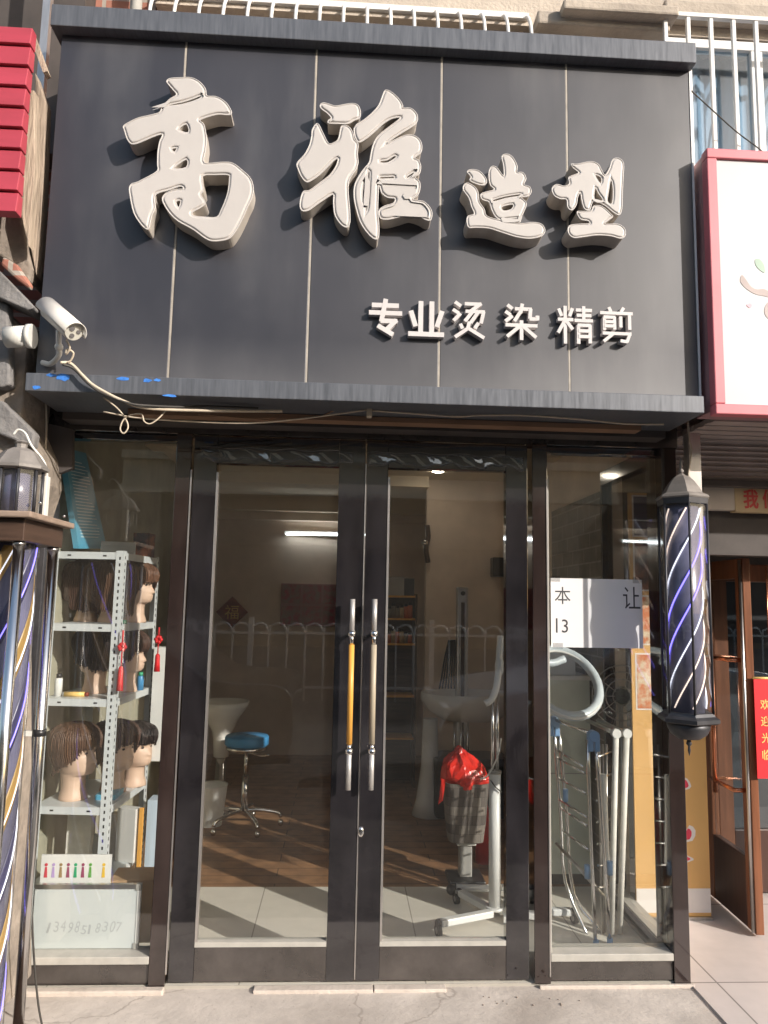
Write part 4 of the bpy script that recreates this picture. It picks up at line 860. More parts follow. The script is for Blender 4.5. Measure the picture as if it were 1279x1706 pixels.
def mannequin(loc, rz, hairm, label, zfr, zsd, zbk, puff=.014, sc=1.0, tilt=0.):
    t = thing('mannequin_head', label, 'mannequin head', loc, 'wig heads on the shelf', rz=rz); t.scale = (sc, sc, sc)
    q = MB(); N = 36; zs = []
    for i in range(len(PROF)-1):
        for k in range(3): zs.append(PROF[i][0]+(PROF[i+1][0]-PROF[i][0])*k/3)
    zs.append(PROF[-1][0]); rg = []
    for z in zs:
        ring = []
        for j in range(N):
            th = 2*math.pi*j/N; p = hpt(z, th)
            a = (th+math.pi) % (2*math.pi)-math.pi
            if .158 < z < .215:
                t_ = (.215-z)/.05 if z > .165 else (z-.158)/.007
                p.x += .022*max(0, min(1, t_))*math.exp(-(a/.16)**2)
            if .135 < z < .158: p.x += .006*math.exp(-(a/.35)**2)*math.sin((z-.135)/.023*math.pi)
            if .195 < z < .220: p.x -= .006*math.exp(-((abs(a)-.42)/.2)**2)
            ring.append(p)
        rg.append(ring)
    q.ring(rg, 'skin')
    for s in (-1, 1):
        q.ball(hpt(.195, s*1.52)+Vector((0, s*.004, 0)), .022, 'skin', n=10, sc=(.6, .3, 1.1))
    q.build('head', t)
    q = MB()
    for s in (-1, 1):
        q.ball(hpt(.206, s*.40, -.006), .0085, 'eye_dark', n=8, sc=(.7, 1.3, .7)); q.tube([hpt(.222, s*.2, .001), hpt(.226, s*.4, .001), hpt(.222, s*.62, .001)], .0022, 'eye_dark', n=5, sub=3)
    q.build('eyes', t)
    q = MB(); q.ball(hpt(.146, 0, -.001), .013, 'lips', n=10, sc=(.35, 1.2, .45)); q.build('mouth', t)
    q = MB(); N = 72; rows = 22; rg = []; rnd = random.Random(sum(map(ord, label)))
    jit = [rnd.uniform(-.0012, .0012)+.0012*math.sin(k*.7) for k in range(N)]; cut = [rnd.uniform(-.003, .002)+.004*math.sin(k*.9) for k in range(N)]
    for i in range(rows+1):
        ring = []
        for j in range(N):
            th = 2*math.pi*j/N; a = abs((th+math.pi) % (2*math.pi)-math.pi)
            fz = 1/(1+math.exp((a-.95)*7)); bz = 1/(1+math.exp((1.9-a)*5))
            zl = zfr*fz+zsd*(1-fz)*(1-bz)+zbk*bz+cut[j]
            tt = i/rows; zt = .334; z = zt+(zl-zt)*tt
            zz_ = min(z-.013, .3195) if z > .2 else z-.013*max(0, (z-.05)/.15)
            f_ = puff*(1+.5*math.sin(min(1, tt*1.1)*math.pi))
            p = hpt(max(zz_, .085 if zl < .1 else zz_), th, f_+jit[j]*min(1, tt*3)); p.z = z
            if zz_ < .12 and a > .9:
                p2 = hpt(.15, th, f_*.8+jit[j]); p = Vector((p2.x, p2.y, z))
            ring.append(p)
        rg.append(ring)
    q.ring(rg, hairm, cap=False)
    for k in range(150):
        j = rnd.randrange(N); i0 = rnd.randrange(0, 10); pts = []
        for i in range(i0, rows+1, 2):
            p = rg[i][j]; o_ = Vector((p.x, p.y, 0)); o_ = o_.normalized() if o_.length > 1e-4 else Vector((1, 0, 0))
            pts.append(p+o_*(.0028+.002*rnd.random()))
        e_ = pts[-1]-pts[-2]; pts.append(pts[-1]+e_.normalized()*rnd.uniform(.002, .012)+Vector((rnd.uniform(-.003, .003), rnd.uniform(-.003, .003), 0)))
        q.tube(pts, rnd.uniform(.0006, .0011), hairm, n=4, sub=1)
    q.build('wig', t, solid=.005)
    return t
mannequin(onshelf(-.145, .26, 3), R(200), 'hair0', 'long brown wig facing away on the upper shelf', .10, .06, .05, .034, .93)
mannequin(onshelf(-.28, .30, 3), R(190), 'hair1', 'dark brown wig half hidden at the left end of the upper shelf', .10, .06, .05, .03, .90)
mannequin(onshelf(-.02-.03, .33, 3), R(-15), 'hair3', 'auburn bob wig at the right end of the upper shelf', .225, .15, .11, .018, .88)
mannequin(onshelf(-.185, .22, 2), R(150), 'hair2', 'black short wig facing back on the middle shelf', .20, .15, .12, .02, .92)
mannequin(onshelf(-.065, .30, 2), R(-12), 'hair1', 'dark bob wig beside the red tassel on the middle shelf', .225, .16, .13, .016, .88)
mannequin(onshelf(-.215, .14, 1), R(-18), 'hair0', 'brown bowl cut head in profile at the front of the lower shelf', .234, .165, .11, .016, 1.0)
mannequin(onshelf(-.085, .27, 1), R(-25), 'hair1', 'dark bowl cut head behind the post on the lower shelf', .234, .16, .12, .016, .98)
mannequin(onshelf(-.03, .40, 1), R(-30), 'hair2', 'black haired head at the back of the lower shelf', .234, .165, .13, .014, .90)
# things on and round the shelf
bb = thing('price_board', 'blue price list board leaning in the top of the left window', 'board', PX(150, 915, -1.24))
q = MB(); pts = [PX(106, 745, -1.24), PX(143, 755, -1.24), PX(178, 914, -1.24), PX(131, 914, -1.24)]
q.prism(pts, (-.025, 0, 0), 'blue_board'); q.build('panel', bb)
q = MB()
for r_ in range(24):
    t0_ = .12+.033*r_
    a = pts[0].lerp(pts[3], t0_); b_ = pts[1].lerp(pts[2], t0_)
    c_ = a.lerp(b_, .12); e_ = a.lerp(b_, .60+.28*random.random()); q.add([c_+Vector((.0015, 0, 0)), e_+Vector((.0015, 0, 0)), e_+Vector((.0015, 0, .004)), c_+Vector((.0015, 0, .004))], [(0, 1, 2, 3)], 'board_ink')
q.build('text_lines', bb)
def tassel(px, py, y, lab, h_):
    p = P(px, py, y); t = thing('tassel', lab, 'tassel', p-Vector((0, 0, h_)), 'red tassels on the shelf posts')
    q = MB(); q.cyl(p, p-Vector((0, 0, h_*.22)), .004, 'tassel', n=6)
    kz = p-Vector((0, 0, h_*.28))
    for a in range(6): q.ball(kz+Vector((.012*math.cos(a), 0, .012*math.sin(a))), .010, 'tassel', n=8)
    q.cyl(kz, p-Vector((0, 0, h_*.60)), .003, 'tassel', n=6); q.build('knot', t)
    q = MB(); q.lathe([(.006, -h_*.60), (.011, -h_*.64), (.012, -h_*.8), (.015, -h_)], p, 'tassel', n=14); q.build('fringe', t)
tassel(205, 1050, .13, 'larger red knotted tassel hanging on the front shelf post', .26)
tassel(265, 1045, .45, 'thin red tassel hanging at the back of the shelf', .21)
def bottle(p, r, h_, m, lab, cap='white_plastic'):
    q = MB(); q.lathe([(r, 0), (r, h_*.75), (r*.8, h_*.8)], p, m, n=16); q.lathe([(r*.7, h_*.8), (r*.7, h_)], p, cap, n=14)
    return q.build('bottle', None, lab, 'bottle')
bottle(onshelf(-.015, .36, 2), .016, .085, 'blue_seat', 'blue spray bottle beside the dark bob wig', 'bottle_green')
q = MB(); o_ = onshelf(-.21, .07, 2); q.cyl(o_+Vector((-.045, 0, .011)), o_+Vector((.045, 0, .011)), .011, 'gold', n=12); q.cyl(o_+Vector((.0452, 0, .011)), o_+Vector((.06, 0, .011)), .009, 'fu_red', n=12); q.build('cream_tube', None, 'yellow and red cream tube lying on the middle shelf', 'tube')
def boxt(name, c, sx_, sy2, sz_, m, lab, cat='box', rz=0.):
    q = MB(); c = Vector(c); ca, sa = math.cos(rz), math.sin(rz)
    q.obox(c+Vector((0, 0, sz_/2)), Vector((ca, sa, 0))*sx_/2, Vector((-sa, ca, 0))*sy2/2, Vector((0, 0, sz_/2)), m)
    return q.build(name, None, lab, cat, bevel=.002)
boxt('book', onshelf(-.07, .20, 1), .09, .16, .022, 'blue_board', 'pale blue booklet lying beside the lower shelf heads', 'book')
boxt('product_box', onshelf(-.02, .33, 0), .10, .05, .24, 'card_white', 'tall white printed carton on the bottom shelf', rz=R(-20))
boxt('product_box', onshelf(-.12, .38, 0), .10, .05, .20, 'ledge', 'beige carton behind the white one on the bottom shelf', rz=R(8))
boxt('product_box', onshelf(-.25, .34, 0), .11, .08, .22, 'white_dirty', 'off white carton at the left of the bottom shelf', rz=R(4))
boxt('product_box', onshelf(-.09, .17, 0), .09, .012, .16, 'grey_plastic', 'grey folder leaning on the bottom shelf post', 'folder', rz=R(-35))
boxt('wooden_batten', P(232, 1420, .45)-Vector((0, 0, .22)), .02, .015, .42, 'wood_grip', 'orange wooden batten standing behind the shelf', 'batten')
boxt('cardboard_box', (P(232, 1470, .2).x, .2, .11), .22, .16, .25, 'cardboard', 'brown cardboard box beside the whiteboard', rz=R(3))
boxt('product_box', (P(258, 1380, .5).x, .5, .3), .06, .1, .30, 'curtain_blue', 'blue packet standing right of the shelf', 'packet')
boxt('detergent_box', (P(262, 1250, .62).x, .62, .75), .07, .08, .55, 'card_white', 'tall pale printed panel right of the shelf behind the tassel', 'panel')
q = MB(); o_ = onshelf(-.03, .10, 3); q.cyl(o_, o_+Vector((0, 0, .018)), .022, 'bottle_green', n=16); q.build('wax_tin', None, 'flat green wax tin at the right end of the upper shelf', 'tin')
bottle(onshelf(-.29, .08, 2), .017, .10, 'white_plastic', 'small white bottle at the left end of the middle shelf', 'black_plastic')
boxt('towel_stack', onshelf(-.16, .36, 4), .16, .12, .07, 'grey_plastic', 'folded grey towels on top of the shelf unit', 'towels', rz=R(12))
boxt('product_box', onshelf(-.05, .40, 4), .08, .08, .12, 'food_dark', 'dark printed box on top of the shelf unit', rz=R(-9))
cc = thing('colour_chart', 'white hair colour chart with coloured swatches above the whiteboard', 'colour chart', P(130, 1470, .10))
a, b_ = P(66, 1472, .10), P(186, 1424, .10)
q = MB(); q.box(a.x, b_.x, .10, .108, a.z, b_.z, 'card_white'); q.build('card', cc)
for i, m_ in enumerate(('swatch1', 'swatch2', 'swatch3', 'swatch4', 'swatch5', 'swatch4', 'swatch6', 'swatch7')):
    px = 76+i*12.3+(10 if i == 7 else 0); p_ = P(px, 1452, .0985)
    q = MB(); q.prism([p_+Vector((-.007, 0, -.024)), p_+Vector((.007, 0, -.024)), p_+Vector((.004, 0, .018)), p_+Vector((-.004, 0, .018))], (0, .0012, 0), m_); q.cyl(p_+Vector((0, 0, .027)), p_+Vector((0, .0012, .027)), .0065, m_, n=12); q.build('swatch', cc)
wb = thing('whiteboard', 'small whiteboard with a faint handwritten number in the left window', 'whiteboard', P(150, 1605, .06))
a, b_ = P(50, 1603, .065), P(232, 1474, .065); a.z = .1165
q = MB(); q.box(a.x, b_.x, .062, .072, a.z, b_.z, 'whiteboard'); q.build('panel', wb)
q = MB(); q.box(a.x, b_.x+.006, .0575, .075, b_.z-.014, b_.z+.004, 'steel'); q.box(b_.x-.004, b_.x+.009, .0575, .075, a.z, b_.z-.0145, 'white_plastic'); q.box(b_.x-.012, b_.x+.010, .0565, .076, b_.z-.02, b_.z+.005, 'grey_plastic'); q.box(b_.x-.012, b_.x+.010, .0565, .076, a.z, a.z+.02, 'grey_plastic'); q.build('frame', wb)
q = MB(); p_ = P(75, 1554, .06); p2 = P(203, 1536, .06)
hw_ = random.Random(11)
for i, ch in enumerate('13498518307'):
    xx = p_.x+(p2.x-p_.x)*(i+.1)/11; ww = (p2.x-p_.x)/11*(.32 if ch == '1' else hw_.uniform(.62, .8)); dz = hw_.uniform(-.003, .003)+.004*math.sin(i*.9); k_ = hw_.uniform(.85, 1.12)
    mid = Vector((xx, .06, p_.z)); M_ = Matrix.Translation(mid) @ Matrix.Rotation(R(hw_.uniform(4, 15)), 4, 'Y') @ Matrix.Translation(-mid)
    put_text(q, ch, xx, xx+max(ww, .002), p_.z+dz, p_.z+dz+(p2.z-p_.z)*k_, .0619, .0005, 'ink_grey', M=M_)
q.build('handwriting', wb)
# reflection-free wall mounted lights string etc. omitted

# ------------------------------------------------------------------ inside the salon
st = thing('stool', 'blue padded wheeled stool behind the left door', 'stool', (-.635, 2.08, 0))
q = MB(); q.lathe([(.01, .55), (.142, .55), (.150, .556), (.150, .603), (.143, .613), (.01, .618)], (-.635, 2.08, 0), 'blue_seat', n=32); q.build('seat', st)
q = MB(); q.lathe([(.128, .522), (.142, .524), (.142, .5445), (.128, .5445)], (-.635, 2.08, 0), 'chrome', n=32); q.build('seat_ring', st)
q = MB(); q.cyl((-.635, 2.08, .12), (-.635, 2.08, .34), .024, 'chrome'); q.cyl((-.635, 2.08, .34), (-.635, 2.08, .521), .014, 'chrome'); q.tube([(-.635+.02, 2.08, .50), (-.535, 2.06, .48), (-.475, 2.04, .49)], .005, 'chrome'); q.build('column', st)
q = MB()
for k in range(5):
    a = R(-62+72*k); q.tube([(-.635, 2.08, .12), (-.635+.12*math.cos(a), 2.08+.12*math.sin(a), .112), (-.635+.23*math.cos(a), 2.08+.23*math.sin(a), .09), (-.635+.25*math.cos(a), 2.08+.25*math.sin(a), .06)], .013, 'chrome', sub=3)
q.build('base', st)
for k in range(5):
    a = R(-62+72*k); cx_, cy_ = -.635+.25*math.cos(a), 2.08+.25*math.sin(a)
    q = MB(); q.ball((cx_, cy_, .025), .0245, 'chrome', n=12, sc=(.8, .8, 1)); q.build('caster', st)
q = MB(); bcx = P(372, 1170, 2.4).x
q.lathe([(.02, .40), (.055, .405), (.06, .50), (.07, .58), (.12, .68), (.18, .76), (.19, .80), (.175, .80), (.13, .74), (.02, .70)], (bcx, 2.4, 0), 'porcelain', n=32); q.lathe([(.10, 0), (.10, .02), (.045, .05), (.035, .395)], (bcx, 2.4, 0), 'chrome', n=24); q.build('swivel_seat', None, 'pale flared tub seat on a chrome pedestal behind the blue stool', 'stool')
q = MB(); bcx = P(353, 1320, 2.15).x; q.lathe([(.075, 0), (.105, .26), (.108, .27), (.09, .265), (.066, .02)], (bcx, 2.15, 0), 'white_plastic', n=24, cap=False); q.lathe([(.0, .004), (.074, .004)], (bcx, 2.15, 0), 'white_plastic', n=24, cap=False); q.build('waste_bin', None, 'white tapered waste bin beside the blue stool', 'bin')
tl = thing('tube_lamp', 'lit white tube lamp on the back wall seen through the left door', 'lamp', (-.3, 4.45, 2.22))
q = MB(); a, b_ = P(477, 890, 4.42), P(572, 890, 4.42); q.cyl(a, b_, .008, 'tube_light', n=12); q.build('tube', tl)
q = MB(); q.box(a.x-.02, b_.x+.02, 4.44, 4.499, a.z-.005, a.z+.035, 'white_paint'); q.build('batten', tl)
sp_ = MB(); p_ = P(729, 827, 2.6); sp_.cyl((p_.x, 2.6, ZC-.012), (p_.x, 2.6, ZC-.0005), .045, 'spot_light'); sp_.build('ceiling_light', None, 'small round ceiling light behind the right door', 'lamp')
pg = thing('poster_grid', 'framed grid of six reddish hair style pictures on the back wall', 'poster', P(520, 1035, 4.48))
a, b_ = P(466, 1042, 4.48), P(572, 974, 4.48); q = MB(); q.box(a.x, b_.x, 4.475, 4.499, a.z, b_.z, 'poster_back'); q.build('backing', pg)
for i in range(3):
    for j in range(2):
        w_ = (b_.x-a.x)/3; h_ = (b_.z-a.z)/2; q = MB(); q.box(a.x+w_*i+.012, a.x+w_*(i+1)-.012, 4.470, 4.4745, a.z+h_*j+.014, a.z+h_*(j+1)-.014, 'pink_poster'); q.build('picture', pg)
q = MB(); p_ = P(386, 1020, 4.47); k = .16; q.prism([p_+Vector((k, 0, 0)), p_+Vector((0, 0, k)), p_+Vector((-k, 0, 0)), p_+Vector((0, 0, -k))], (0, .02, 0), 'fu_red'); put_text(q, '福', p_.x-.07, p_.x+.07, p_.z-.07, p_.z+.07, 4.4695, .004, 'gold'); q.build('door_charm', None, 'diamond red charm with a gold character on the back wall', 'charm')
# product shelf
ps = thing('product_shelf', 'wooden product shelf with bottles behind the right door', 'shelf', (.5, 3.3, 0))
a, b_ = P(640, 1105, 3.2), P(692, 990, 3.2); q = MB()
q.box(a.x, b_.x, 3.45, 3.47, 0, b_.z, 'dark_wood')
for z in (P(660, 1073, 3.2).z, P(660, 1031, 3.2).z, b_.z-.02, .75, .4): q.box(a.x, b_.x, 3.2, 3.449, z-.01, z+.006, 'wood_grip')
q.box(a.x-.018, a.x-.0005, 3.2, 3.47, 0, b_.z, 'dark_wood'); q.box(b_.x+.0005, b_.x+.018, 3.2, 3.47, 0, b_.z, 'dark_wood'); q.build('carcass', ps)
for r_, zz in ((0, P(660, 1031, 3.2).z+.006), (1, P(660, 1073, 3.2).z+.006)):
    for i in range(6):
        x = a.x+.04+(b_.x-a.x-.08)*i/5; m_ = random.choice(('bottle_a', 'bottle_a', 'bottle_b', 'bottle_c')) if i > 2 or r_ else 'bottle_b'
        bo = bottle(Vector((x, 3.26, zz)), .024, random.uniform(.09, .14), m_, 'small product bottle standing on the wooden product shelf', 'black_plastic'); bo['group'] = 'bottles on the product shelf'
boxt('carton', (a.x+.08, 3.30, b_.z-.0135), .16, .18, .16, 'grey_plastic', 'pale grey carton on top of the product shelf'); boxt('carton', (b_.x-.09, 3.30, b_.z-.0135), .16, .16, .15, 'black_plastic', 'dark carton on top of the product shelf')
q = MB(); p_ = P(711, 910, 3.03); q.tube([p_+Vector((0, 0, .18)), p_+Vector((.01, 0, .08)), p_+Vector((-.01, -.02, -.02)), p_+Vector((.01, -.01, -.14))], .022, 'dark_wood', n=8); q.ball(p_+Vector((-.02, -.02, .03)), .03, 'chrome', n=10); q.build('wall_ornament', None, 'dark twisted wall ornament at the edge of the beige partition', 'ornament')
q = MB(); p_ = P(829, 945, 3.0); q.box(p_.x-.055, p_.x+.09, 2.93, 3.049, p_.z-.08, p_.z+.08, 'black_plastic'); q.build('speaker', None, 'small black speaker box on the beige partition', 'speaker', bevel=.006)
ht = thing('heater_tower', 'tall slim silver tower with a dark slot before the beige partition', 'tower', (P(770, 1050, 2.6).x, 2.6, 0))
x = P(770, 1050, 2.6).x; zt = P(770, 978, 2.6).z
q = MB(); q.box(x-.045, x+.045, 2.58, 2.66, .03, zt, 'steel'); q.build('body', ht, bevel=.012)
q = MB(); q.box(x-.014, x+.014, 2.576, 2.5795, .3, zt-.12, 'door_dark'); q.build('slot', ht)
q = MB(); q.cyl((x, 2.6, 0), (x, 2.6, .029), .15, 'steel', n=28); q.build('foot', ht)
q = MB(); q.cyl((x, 2.58, zt-.05), (x, 2.573, zt-.05), .018, 'black_plastic', n=14); q.build('knob', ht)
# hair clippers / cable bundle
cb2 = MB(); 
for i in range(8):
    cb2.tube([P(748+i*2, 1066, 2.7), P(742+i*3, 1090, 2.7), P(735+i*4.2, 1130, 2.7), P(728+i*6, 1168, 2.7)], .007, 'black_plastic', n=6, sub=3)
cb2.build('curler_cables', None, 'bundle of black heater cables hanging before the beige partition', 'cables')
# made-up basin in place of a pale car-hood reflection
wbn = thing('reflection_basin', 'made-up pale basin unit standing in for a car reflection behind the red bag', 'basin', (P(770, 1170, 2.35).x, 2.35, 0))
a = P(704, 1185, 2.3); b_ = P(872, 1150, 2.3); zt_ = P(780, 1158, 2.3).z
q = MB(); q.ring([[Vector(((a.x+b_.x)/2+math.cos(2*math.pi*i/32)*(b_.x-a.x)/2*s, 2.45+math.sin(2*math.pi*i/32)*.26*s, z)) for i in range(32)] for s, z in ((.55, zt_-.2), (.85, zt_-.13), (1.0, zt_-.05), (1.0, zt_), (.92, zt_), (.8, zt_-.08), (.3, zt_-.12))], 'porcelain'); q.build('bowl', wbn)
q = MB(); xx = P(716, 1290, 2.4).x; q.lathe([(.13, 0), (.10, .10), (.065, .35), (.055, zt_-.19)], (xx, 2.42, 0), 'porcelain', n=24); q.build('pedestal', wbn)
q = MB()
for dx in (0, .05, .1): q.cyl((xx+.18+dx, 2.4, .35), (xx+.18+dx, 2.4, zt_-.21), .008, 'chrome', n=8)
q.build('pipes', wbn)
q = MB(); q.box(xx+.02, b_.x-.1, 2.30, 2.62, .0, .42, 'black_plastic'); q.build('cabinet', wbn, bevel=.01)
# basket with red bag
BY = 1.12
bkx = P(775, 1340, BY).x; bz1 = P(780, 1300, BY).z; bz0 = P(780, 1398, BY).z
q = MB(); q.ring([[Vector((bkx+math.copysign(abs(math.cos(t))**.5, math.cos(t))*w_, BY+math.copysign(abs(math.sin(t))**.5, math.sin(t))*w_*.8, z)) for t in [2*math.pi*i/28 for i in range(28)]] for w_, z in ((.098, bz0), (.112, bz0+.1), (.128, bz1), (.122, bz1), (.095, bz0+.02))], 'checker', smooth=False); q.build('basket', None, 'checked basket on a pedestal under the red plastic bag', 'basket')
q = MB(); rb_ = random.Random(3)
rr = []
for (w_, z, cx_) in ((.128, bz1-.02, 0), (.138, bz1+.005, 0), (.140, bz1+.03, .0), (.122, bz1+.07, -.012), (.098, bz1+.105, -.024), (.066, bz1+.135, -.03), (.030, bz1+.160, -.034), (.010, bz1+.185, -.036)):
    rr.append([Vector((bkx+cx_+.007*math.sin(3*t+z*40)+math.cos(t)*w_*(1+.09*math.sin(5*t+z*30)+rb_.uniform(-.05, .05)), BY+math.sin(t)*w_*.8*(1+.06*math.sin(7*t)+rb_.uniform(-.06, .06)), z+rb_.uniform(-.010, .010))) for t in [2*math.pi*i/30 for i in range(30)]])
q.ring(rr, 'red_bag', smooth=False)
q.prism([(bkx-.150, BY-.09, bz1+.03), (bkx-.125, BY-.09, bz1+.02), (bkx-.142, BY-.09, bz1-.09), (bkx-.165, BY-.09, bz1-.11)], (0, .008, 0), 'red_bag'); q.build('plastic_bag', None, 'crumpled red plastic bag draped over the checked basket', 'bag')

# hood dryer stand just behind right door
hs_ = thing('dryer_stand', 'white wheeled hair processor stand with ring lamp behind the right door', 'hair dryer', (P(825, 1540, .6).x, .60, 0))
px_, py_ = P(824, 1500, .58).x, .58
zt_ = P(826, 1288, .58).z
q = MB(); q.cyl((px_, py_, .075), (px_, py_, zt_), .030, 'white_plastic', n=24); q.cyl((px_, py_, .062), (px_, py_, .076), .045, 'white_plastic', n=24); q.build('lower_column', hs_)
q = MB(); zu = P(828, 1170, .58).z
for dx in (-.012, .012): q.cyl((px_+dx, py_, zt_-.02), (px_+dx, py_, zu+.05), .009, 'chrome', n=12)
q.cyl((px_, py_, zt_), (px_, py_, zt_+.012), .033, 'grey_plastic', n=20); q.build('upper_column', hs_)
q = MB(); c_ = P(825, 1165, .5); q.tube([P(808, 1172, .5), P(818, 1166, .5), P(826, 1148, .52), P(830, 1120, .54), P(832, 1085, .56), P(834, 1060, .58)], .017, 'white_plastic', n=12); q.ball(P(832, 1110, .55), .03, 'white_plastic', sc=(.8, .8, 1.6)); q.build('arm_head', hs_)
q = MB(); j1 = P(836, 1075, .58); j2 = P(925, 1080, .62)
q.tube([P(834, 1080, .58), P(880, 1095, .6), P(915, 1105, .62), P(940, 1098, .64)], .020, 'ring_grey', n=10); q.build('arm', hs_)
rc = P(938, 1135, .62); q = MB(); rad = P(994, 1110, .62).x-rc.x
pts = [rc+Vector((math.cos(t)*rad, math.sin(t)*.18, math.sin(t)*rad*.84)) for t in [2*math.pi*i/32 for i in range(32)]]
q.tube(pts, .024, 'ring_grey', n=12, sub=1, closed=True); q.build('ring_lamp', hs_)
q = MB(); q.tube([p+Vector((0, -.026, -.006)) for p in pts], .007, 'white_plastic', n=8, sub=1, closed=True); q.build('ring_trim', hs_)
def leg(p0, p1, m='white_plastic'):
    q = MB(); p0, p1 = Vector(p0), Vector(p1); d_ = (p1-p0).normalized(); s_ = d_.cross(Vector((0, 0, 1))).normalized()
    q.obox((p0+p1)/2, (p1-p0)/2, s_*.020, Vector((0, 0, .016)), m); q.cyl(p1-d_*.002, p1+d_*.022, .019, 'black_plastic', n=14); return q.build('leg', hs_, bevel=.006)
def wheel(p):
    q = MB(); p = Vector(p); s_ = Vector((1, .3, 0)).normalized(); q.cyl(p-s_*.010, p+s_*.010, .026, 'black_plastic', n=18); q.cyl(p-s_*.0105, p+s_*.0105, .014, 'grey_plastic', n=14); q.box(p.x-.006, p.x+.006, p.y-.006, p.y+.006, p.z+.012, p.z+.042, 'grey_plastic'); return q.build('caster', hs_)
L1 = P(727, 1545, .42); L2 = P(757, 1492, .80)
leg((px_-.02, py_-.03, .055), (L1.x+.02, .44, .055)); wheel((L1.x+.01, .43, .027)); leg((px_-.03, py_+.03, .056), (L2.x+.03, .80, .056)); wheel((L2.x+.01, .80, .027))
leg((px_+.02, py_, .056), (P(960, 1545, .55).x-.02, .56, .056)); wheel((P(958, 1560, .55).x, .56, .027))
q = MB(); q.tube([P(835, 1230, .55), P(828, 1262, .52), P(812, 1292, .5), P(800, 1298, .5)], .004, 'white_dirty', n=6); q.tube([P(817, 1300, .54), P(826, 1312, .54), P(836, 1320, .54)], .003, 'cable_dark', n=6); q.build('flex', hs_)
# second trolley behind, extinguisher, grey box
q = MB(); c_ = PZ(812, 1462); q.lathe([(.055, 0), (.055, .28), (.045, .31), (.02, .325), (.018, .36)], (c_.x+.03, c_.y+.25, 0), 'ext_red', n=20); q.cyl((c_.x+.03, c_.y+.25, .36), (c_.x+.03, c_.y+.25, .40), .022, 'black_plastic'); q.build('fire_extinguisher', None, 'red fire extinguisher behind the white dryer column', 'extinguisher')
q = MB(); q.box(bkx-.035, bkx+.035, BY-.035, BY+.035, .03, bz0-.021, 'grey_plastic'); q.box(bkx-.055, bkx+.055, BY-.055, BY+.055, bz0-.0205, bz0-.0005, 'white_dirty'); q.box(bkx-.10, bkx+.10, BY-.10, BY+.10, 0, .0295, 'black_plastic'); q.build('pedestal', None, 'grey pedestal carrying the checked basket', 'pedestal', bevel=.006)
q = MB(); q.tube([PZ(760, 1478, .07), PZ(800, 1480, .07), PZ(850, 1478, .07)], .018, 'white_plastic', n=10, sub=1); q.ball(PZ(752, 1482, .06), .028, 'black_plastic'); q.cyl(PZ(800, 1480, .0), PZ(800, 1480, .07), .012, 'black_plastic'); q.build('trolley_leg', None, 'white foot of a second trolley behind the dryer stand', 'trolley')

# ------------------------------------------------------------------ right window: drying rack, paper
dk = thing('drying_rack', 'folded chrome drying rack with blue joints in the right window', 'drying rack', (1.2, .45, 0))
def U(px, py, y): return P(px, py, y)
q = MB(); tubes = [
 [U(978, 1232, .30), U(984, 1400, .30), U(992, 1575, .30)], [U(992, 1232, .31), U(1004, 1400, .31), U(1016, 1572, .31)],
 [U(922, 1205, .55), U(934, 1360, .55), U(942, 1470, .55), U(988, 1580, .42)], [U(930, 1205, .56), U(944, 1360, .56), U(956, 1490, .56), U(1008, 1560, .45)],
 [U(922, 1198, .55), U(985, 1222, .32)]]
for t in tubes: q.tube(t, .0085, 'chrome', n=10, sub=3)
q.build('frame', dk)
q = MB()
for a_, b_2 in (((926, 1248), (972, 1278)), ((928, 1262), (974, 1288)), ((930, 1296), (976, 1322)), ((932, 1332), (978, 1362)), ((934, 1346), (978, 1376)), ((938, 1384), (980, 1416))):
    q.tube([U(*a_, .54), U(*b_2, .33)], .006, 'chrome', n=8, sub=1)
for k in range(7): q.tube([U(992+k*.8, 1262+k*36, .36), U(1024-k*.8, 1250+k*38, .52)], .005, 'chrome', n=8, sub=1)
for k in range(3): q.tube([U(998+k*6, 1240, .44+k*.02), U(1002+k*5, 1560, .44+k*.02)], .0055, 'dull_chrome', n=8, sub=1)
q.tube([U(926, 1404, .55), U(1012, 1500, .34)], .008, 'dull_chrome', n=8, sub=1); q.build('rungs', dk)
for px_2, py_2, y2 in ((922, 1202, .55), (988, 1226, .30)):
    q = MB(); p_ = U(px_2, py_2, y2); q.cyl(p_-Vector((0, .022, 0)), p_+Vector((0, .022, 0)), .026, 'blue_joint', n=20); q.box(p_.x-.028, p_.x-.004, p_.y-.015, p_.y+.015, p_.z-.07, p_.z, 'blue_joint'); q.box(p_.x+.004, p_.x+.028, p_.y-.015, p_.y+.015, p_.z-.07, p_.z, 'blue_joint'); q.build('joint', dk, bevel=.003)
for px_2, py_2, y2 in ((978, 1452, .32), (1016, 1446, .33), (993, 1578, .30), (1016, 1574, .31), (942, 1325, .5)):
    q = MB(); p_ = U(px_2, py_2, y2); q.cyl(p_-Vector((0, 0, .03)), p_+Vector((0, 0, .03)), .013, 'blue_joint', n=14); q.build('sleeve', dk)
cr = thing('clothes_rail', 'pair of pale round poles with white end caps beside the drying rack', 'poles', (1.33, .4, 0))
for pt0, pt1, yy in (((1026, 1222), (1018, 1560), .42), ((1044, 1222), (1032, 1560), .44)):
    q = MB(); a = P(*pt0, yy); b_ = P(*pt1, yy); b_.z = max(b_.z, .005); q.cyl(b_, a, .014, 'white_dirty', n=14); q.build('pole', cr)
    q = MB(); q.cyl(a+Vector((0, -.014, .0)), a+Vector((0, .02, .0)), .022, 'white_plastic', n=18); q.build('end_cap', cr)
    q = MB(); q.tube([a, P(pt0[0]-48, pt0[1]-22, .75)], .011, 'steel', n=10, sub=1); q.build('arm', cr)
